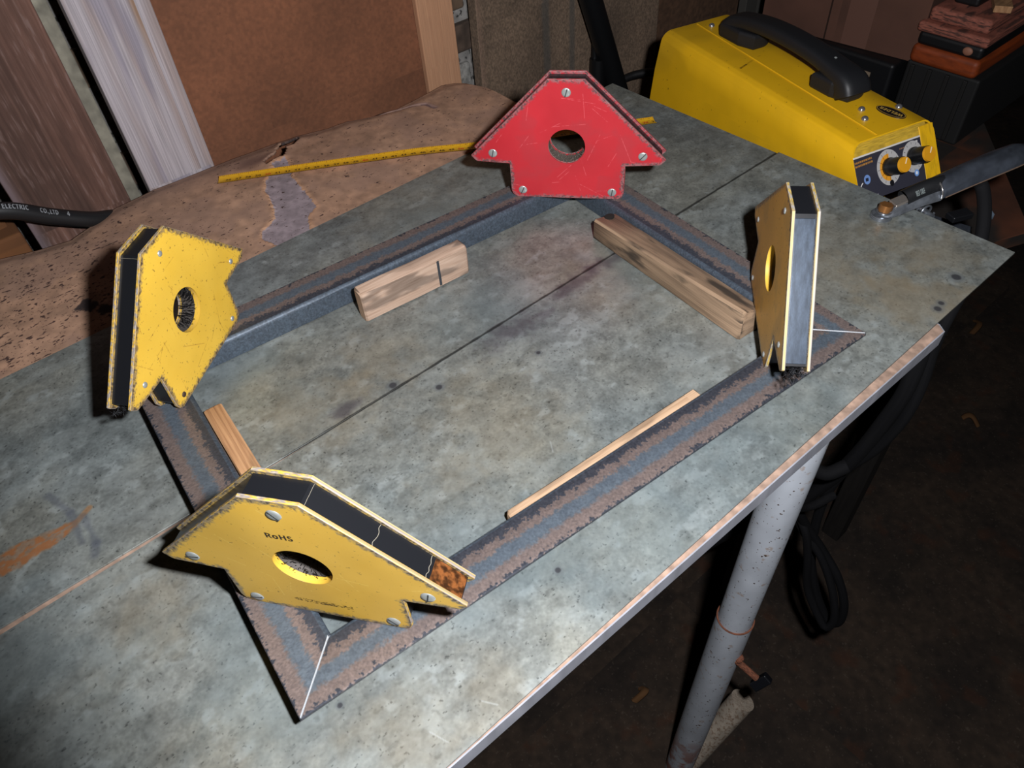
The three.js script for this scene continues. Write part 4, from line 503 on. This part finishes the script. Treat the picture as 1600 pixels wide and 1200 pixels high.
// ------------------------------------------------------------------ dark corner at the right: low cabinet, crate, carton, toolbox
{
  const rustTop = std({ map: tex(512, 512, (u, v) => { let k = mul([98, 54, 32], .5 + .7 * fbm(u * 8, v * 8, 5)); return mix(k, [36, 30, 26], ss(.4, .6, fbm(u * 5 + 9, v * 5, 4))); }), roughness: .9 }), dk = std({ map: tex(256, 256, (u, v) => { const k = 26 + 20 * fbm(u * 12, v * 12, 5); return [k, k * .92, k * .86]; }), roughness: .7 });
  const o = thing('low_table', 'low dark table with a rusty brown top under the welder', 'table', [.5, -TT, -.1]);
  partAt('tabletop', grainUV(slab([[.03, -.38], [.98, -.38], [.98, -.30], [.37, .165], [.32, .145], [.03, .10]], -.2, .02, .001), 0, 2, 2), rustTop, o); for (const [x, z] of [[.07, -.35], [.93, -.35], [.345, .115], [.07, .07]]) partAt('leg', box(x - .018, x + .018, -TT, -.2201, z - .018, z + .018, .003), dk, o); partAt('apron', merge([box(.07, .93, -.27, -.2202, -.36, -.345), box(.07, .34, -.27, -.2202, .055, .068), box(.06, .075, -.27, -.2202, -.345, .055)]), dk, o);
  const c = thing('black_case', 'black plastic case with pale label under the brown carton', 'case', [.6, -.2, -.24]); partAt('case_body', box(.478, .76, -.2, -.106, -.365, -.118, .006), flat(0x101114, .5), c); partAt('case_label', box(.4765, .4785, -.133, -.126, -.175, -.150, .0004), flat(0x8a7a66, .7), c); partAt('case_label', box(.4765, .4785, -.121, -.117, -.232, -.224, .0004), flat(0x9a9a94, .7), c);
  const b = thing('cardboard_carton', 'brown cardboard carton with taped seam at the top, behind the welder', 'carton', [.6, -.106, -.24], .1); const card = std({ map: tex(512, 512, (u, v) => mul([98, 66, 53], .82 + .28 * fbm(u * 10, v * 10, 4))), roughness: .9 });
  { const y1 = .24, w = .125; mesh('carton_side', grainUV(box(-.110, .16, 0, y1, -w, w, .0015), 1, 2, 2), card, b); mesh('tape_strip', box(-.1106, -.1098, .001, y1, .012, .052, .0003), flat(0x6e4e42, .5), b); mesh('carton_seam', box(-.1104, -.1099, .001, y1, -.016, -.0135), flat(0x2e1c14, 1), b); }
  const cr = thing('dark_crate', 'dark plastic crate under the orange toolbox', 'crate', [.6, -.2, -.07]); partAt('crate_body', box(.5, .79, -.2, -.102, -.112, -.005, .004), flat(0x131313, .7), cr); for (let i = 0; i < 4; i++) partAt('rib', box(.4965, .5005, -.195, -.106, -.104 + i * .026, -.098 + i * .026, .001), flat(0x191817, .6), cr);
  const tb = thing('toolbox', 'worn orange and black toolbox at the upper right with dusty lid', 'toolbox', [.62, -.102, -.075]); const og = std({ map: tex(256, 128, (u, v) => mul([136, 58, 18], .78 + .4 * fbm(u * 8, v * 6, 4))), roughness: .6 }), dust = std({ map: tex(256, 128, (u, v) => { let k = mul([146, 86, 70], .75 + .5 * fbm(u * 20, v * 8, 4)); return mix(k, [40, 30, 28], ss(.55, .7, fbm(u * 7 + 4, v * 9, 4)) * .6); }), roughness: .8 }), tbk = flat(0x121214, .5);
  partAt('tray', box(.493, .78, -.102, -.076, -.110, -.012, .008), og, tb, 'orange lower tray'); partAt('band', box(.4955, .778, -.077, -.058, -.107, -.0145, .006), tbk, tb, 'black band'); partAt('rim', box(.4925, .781, -.0585, -.045, -.111, -.0115, .004), dust, tb, 'dusty pinkish rim'); partAt('lid', box(.5005, .772, -.0455, -.026, -.104, -.0195, .006), dust, tb, 'dusty lid'); partAt('latch', (() => { const g = new THREE.SphereGeometry(.007, 14, 10); g.scale(.4, .8, 1); g.translate(.4945, -.067, -.034); return g; })(), flat(0x9a6a54, .6), tb, 'pale round latch'); partAt('lid_handle', box(.53, .74, -.027, -.012, -.090, -.055, .005), tbk, tb);
  const st = thing('wood_offcut', 'reddish wood offcut lying on the toolbox lid', 'offcut', [.56, -.026, -.038]); partAt('offcut', (() => { const g = new RoundedBoxGeometry(.05, .009, .022, 2, .001); g.rotateY(.5); g.translate(.555, -.0212, -.036); return grainUV(g, 0, 6, 20); })(), std({ map: blockTexD, roughness: .8 }), st);
}
// ------------------------------------------------------------------ bits on the floor
{ const m = std({ color: 0x6b4a2a, roughness: .9, side: THREE.DoubleSide }); const leaf = (x, z, rot, label, len) => { const o = thing('dry_leaf', label, 'leaf', [x, -TT, z], rot); const pts = []; for (let i = 0; i <= 8; i++) { const t = i / 8; pts.push([len * (t - .5), .006 + .012 * Math.sin(t * 3.1), .012 * Math.sin(t * 2.2)]); } const g = tube(pts, .005, 20, 6); g.scale(1, .8, 1.6); mesh('leaf_blade', g, m, o); };
  leaf(1.1077, .008, .6, 'small curled dry leaf on the dark floor right of the table', .05); leaf(.8036, .1631, 2.1, 'second tiny dry leaf on the floor, nearer the table than the first', .03); leaf(-.2, .0713, .9, 'small rust coloured flake on the floor left of the white leg', .02); }

renderer.render(scene, camera);
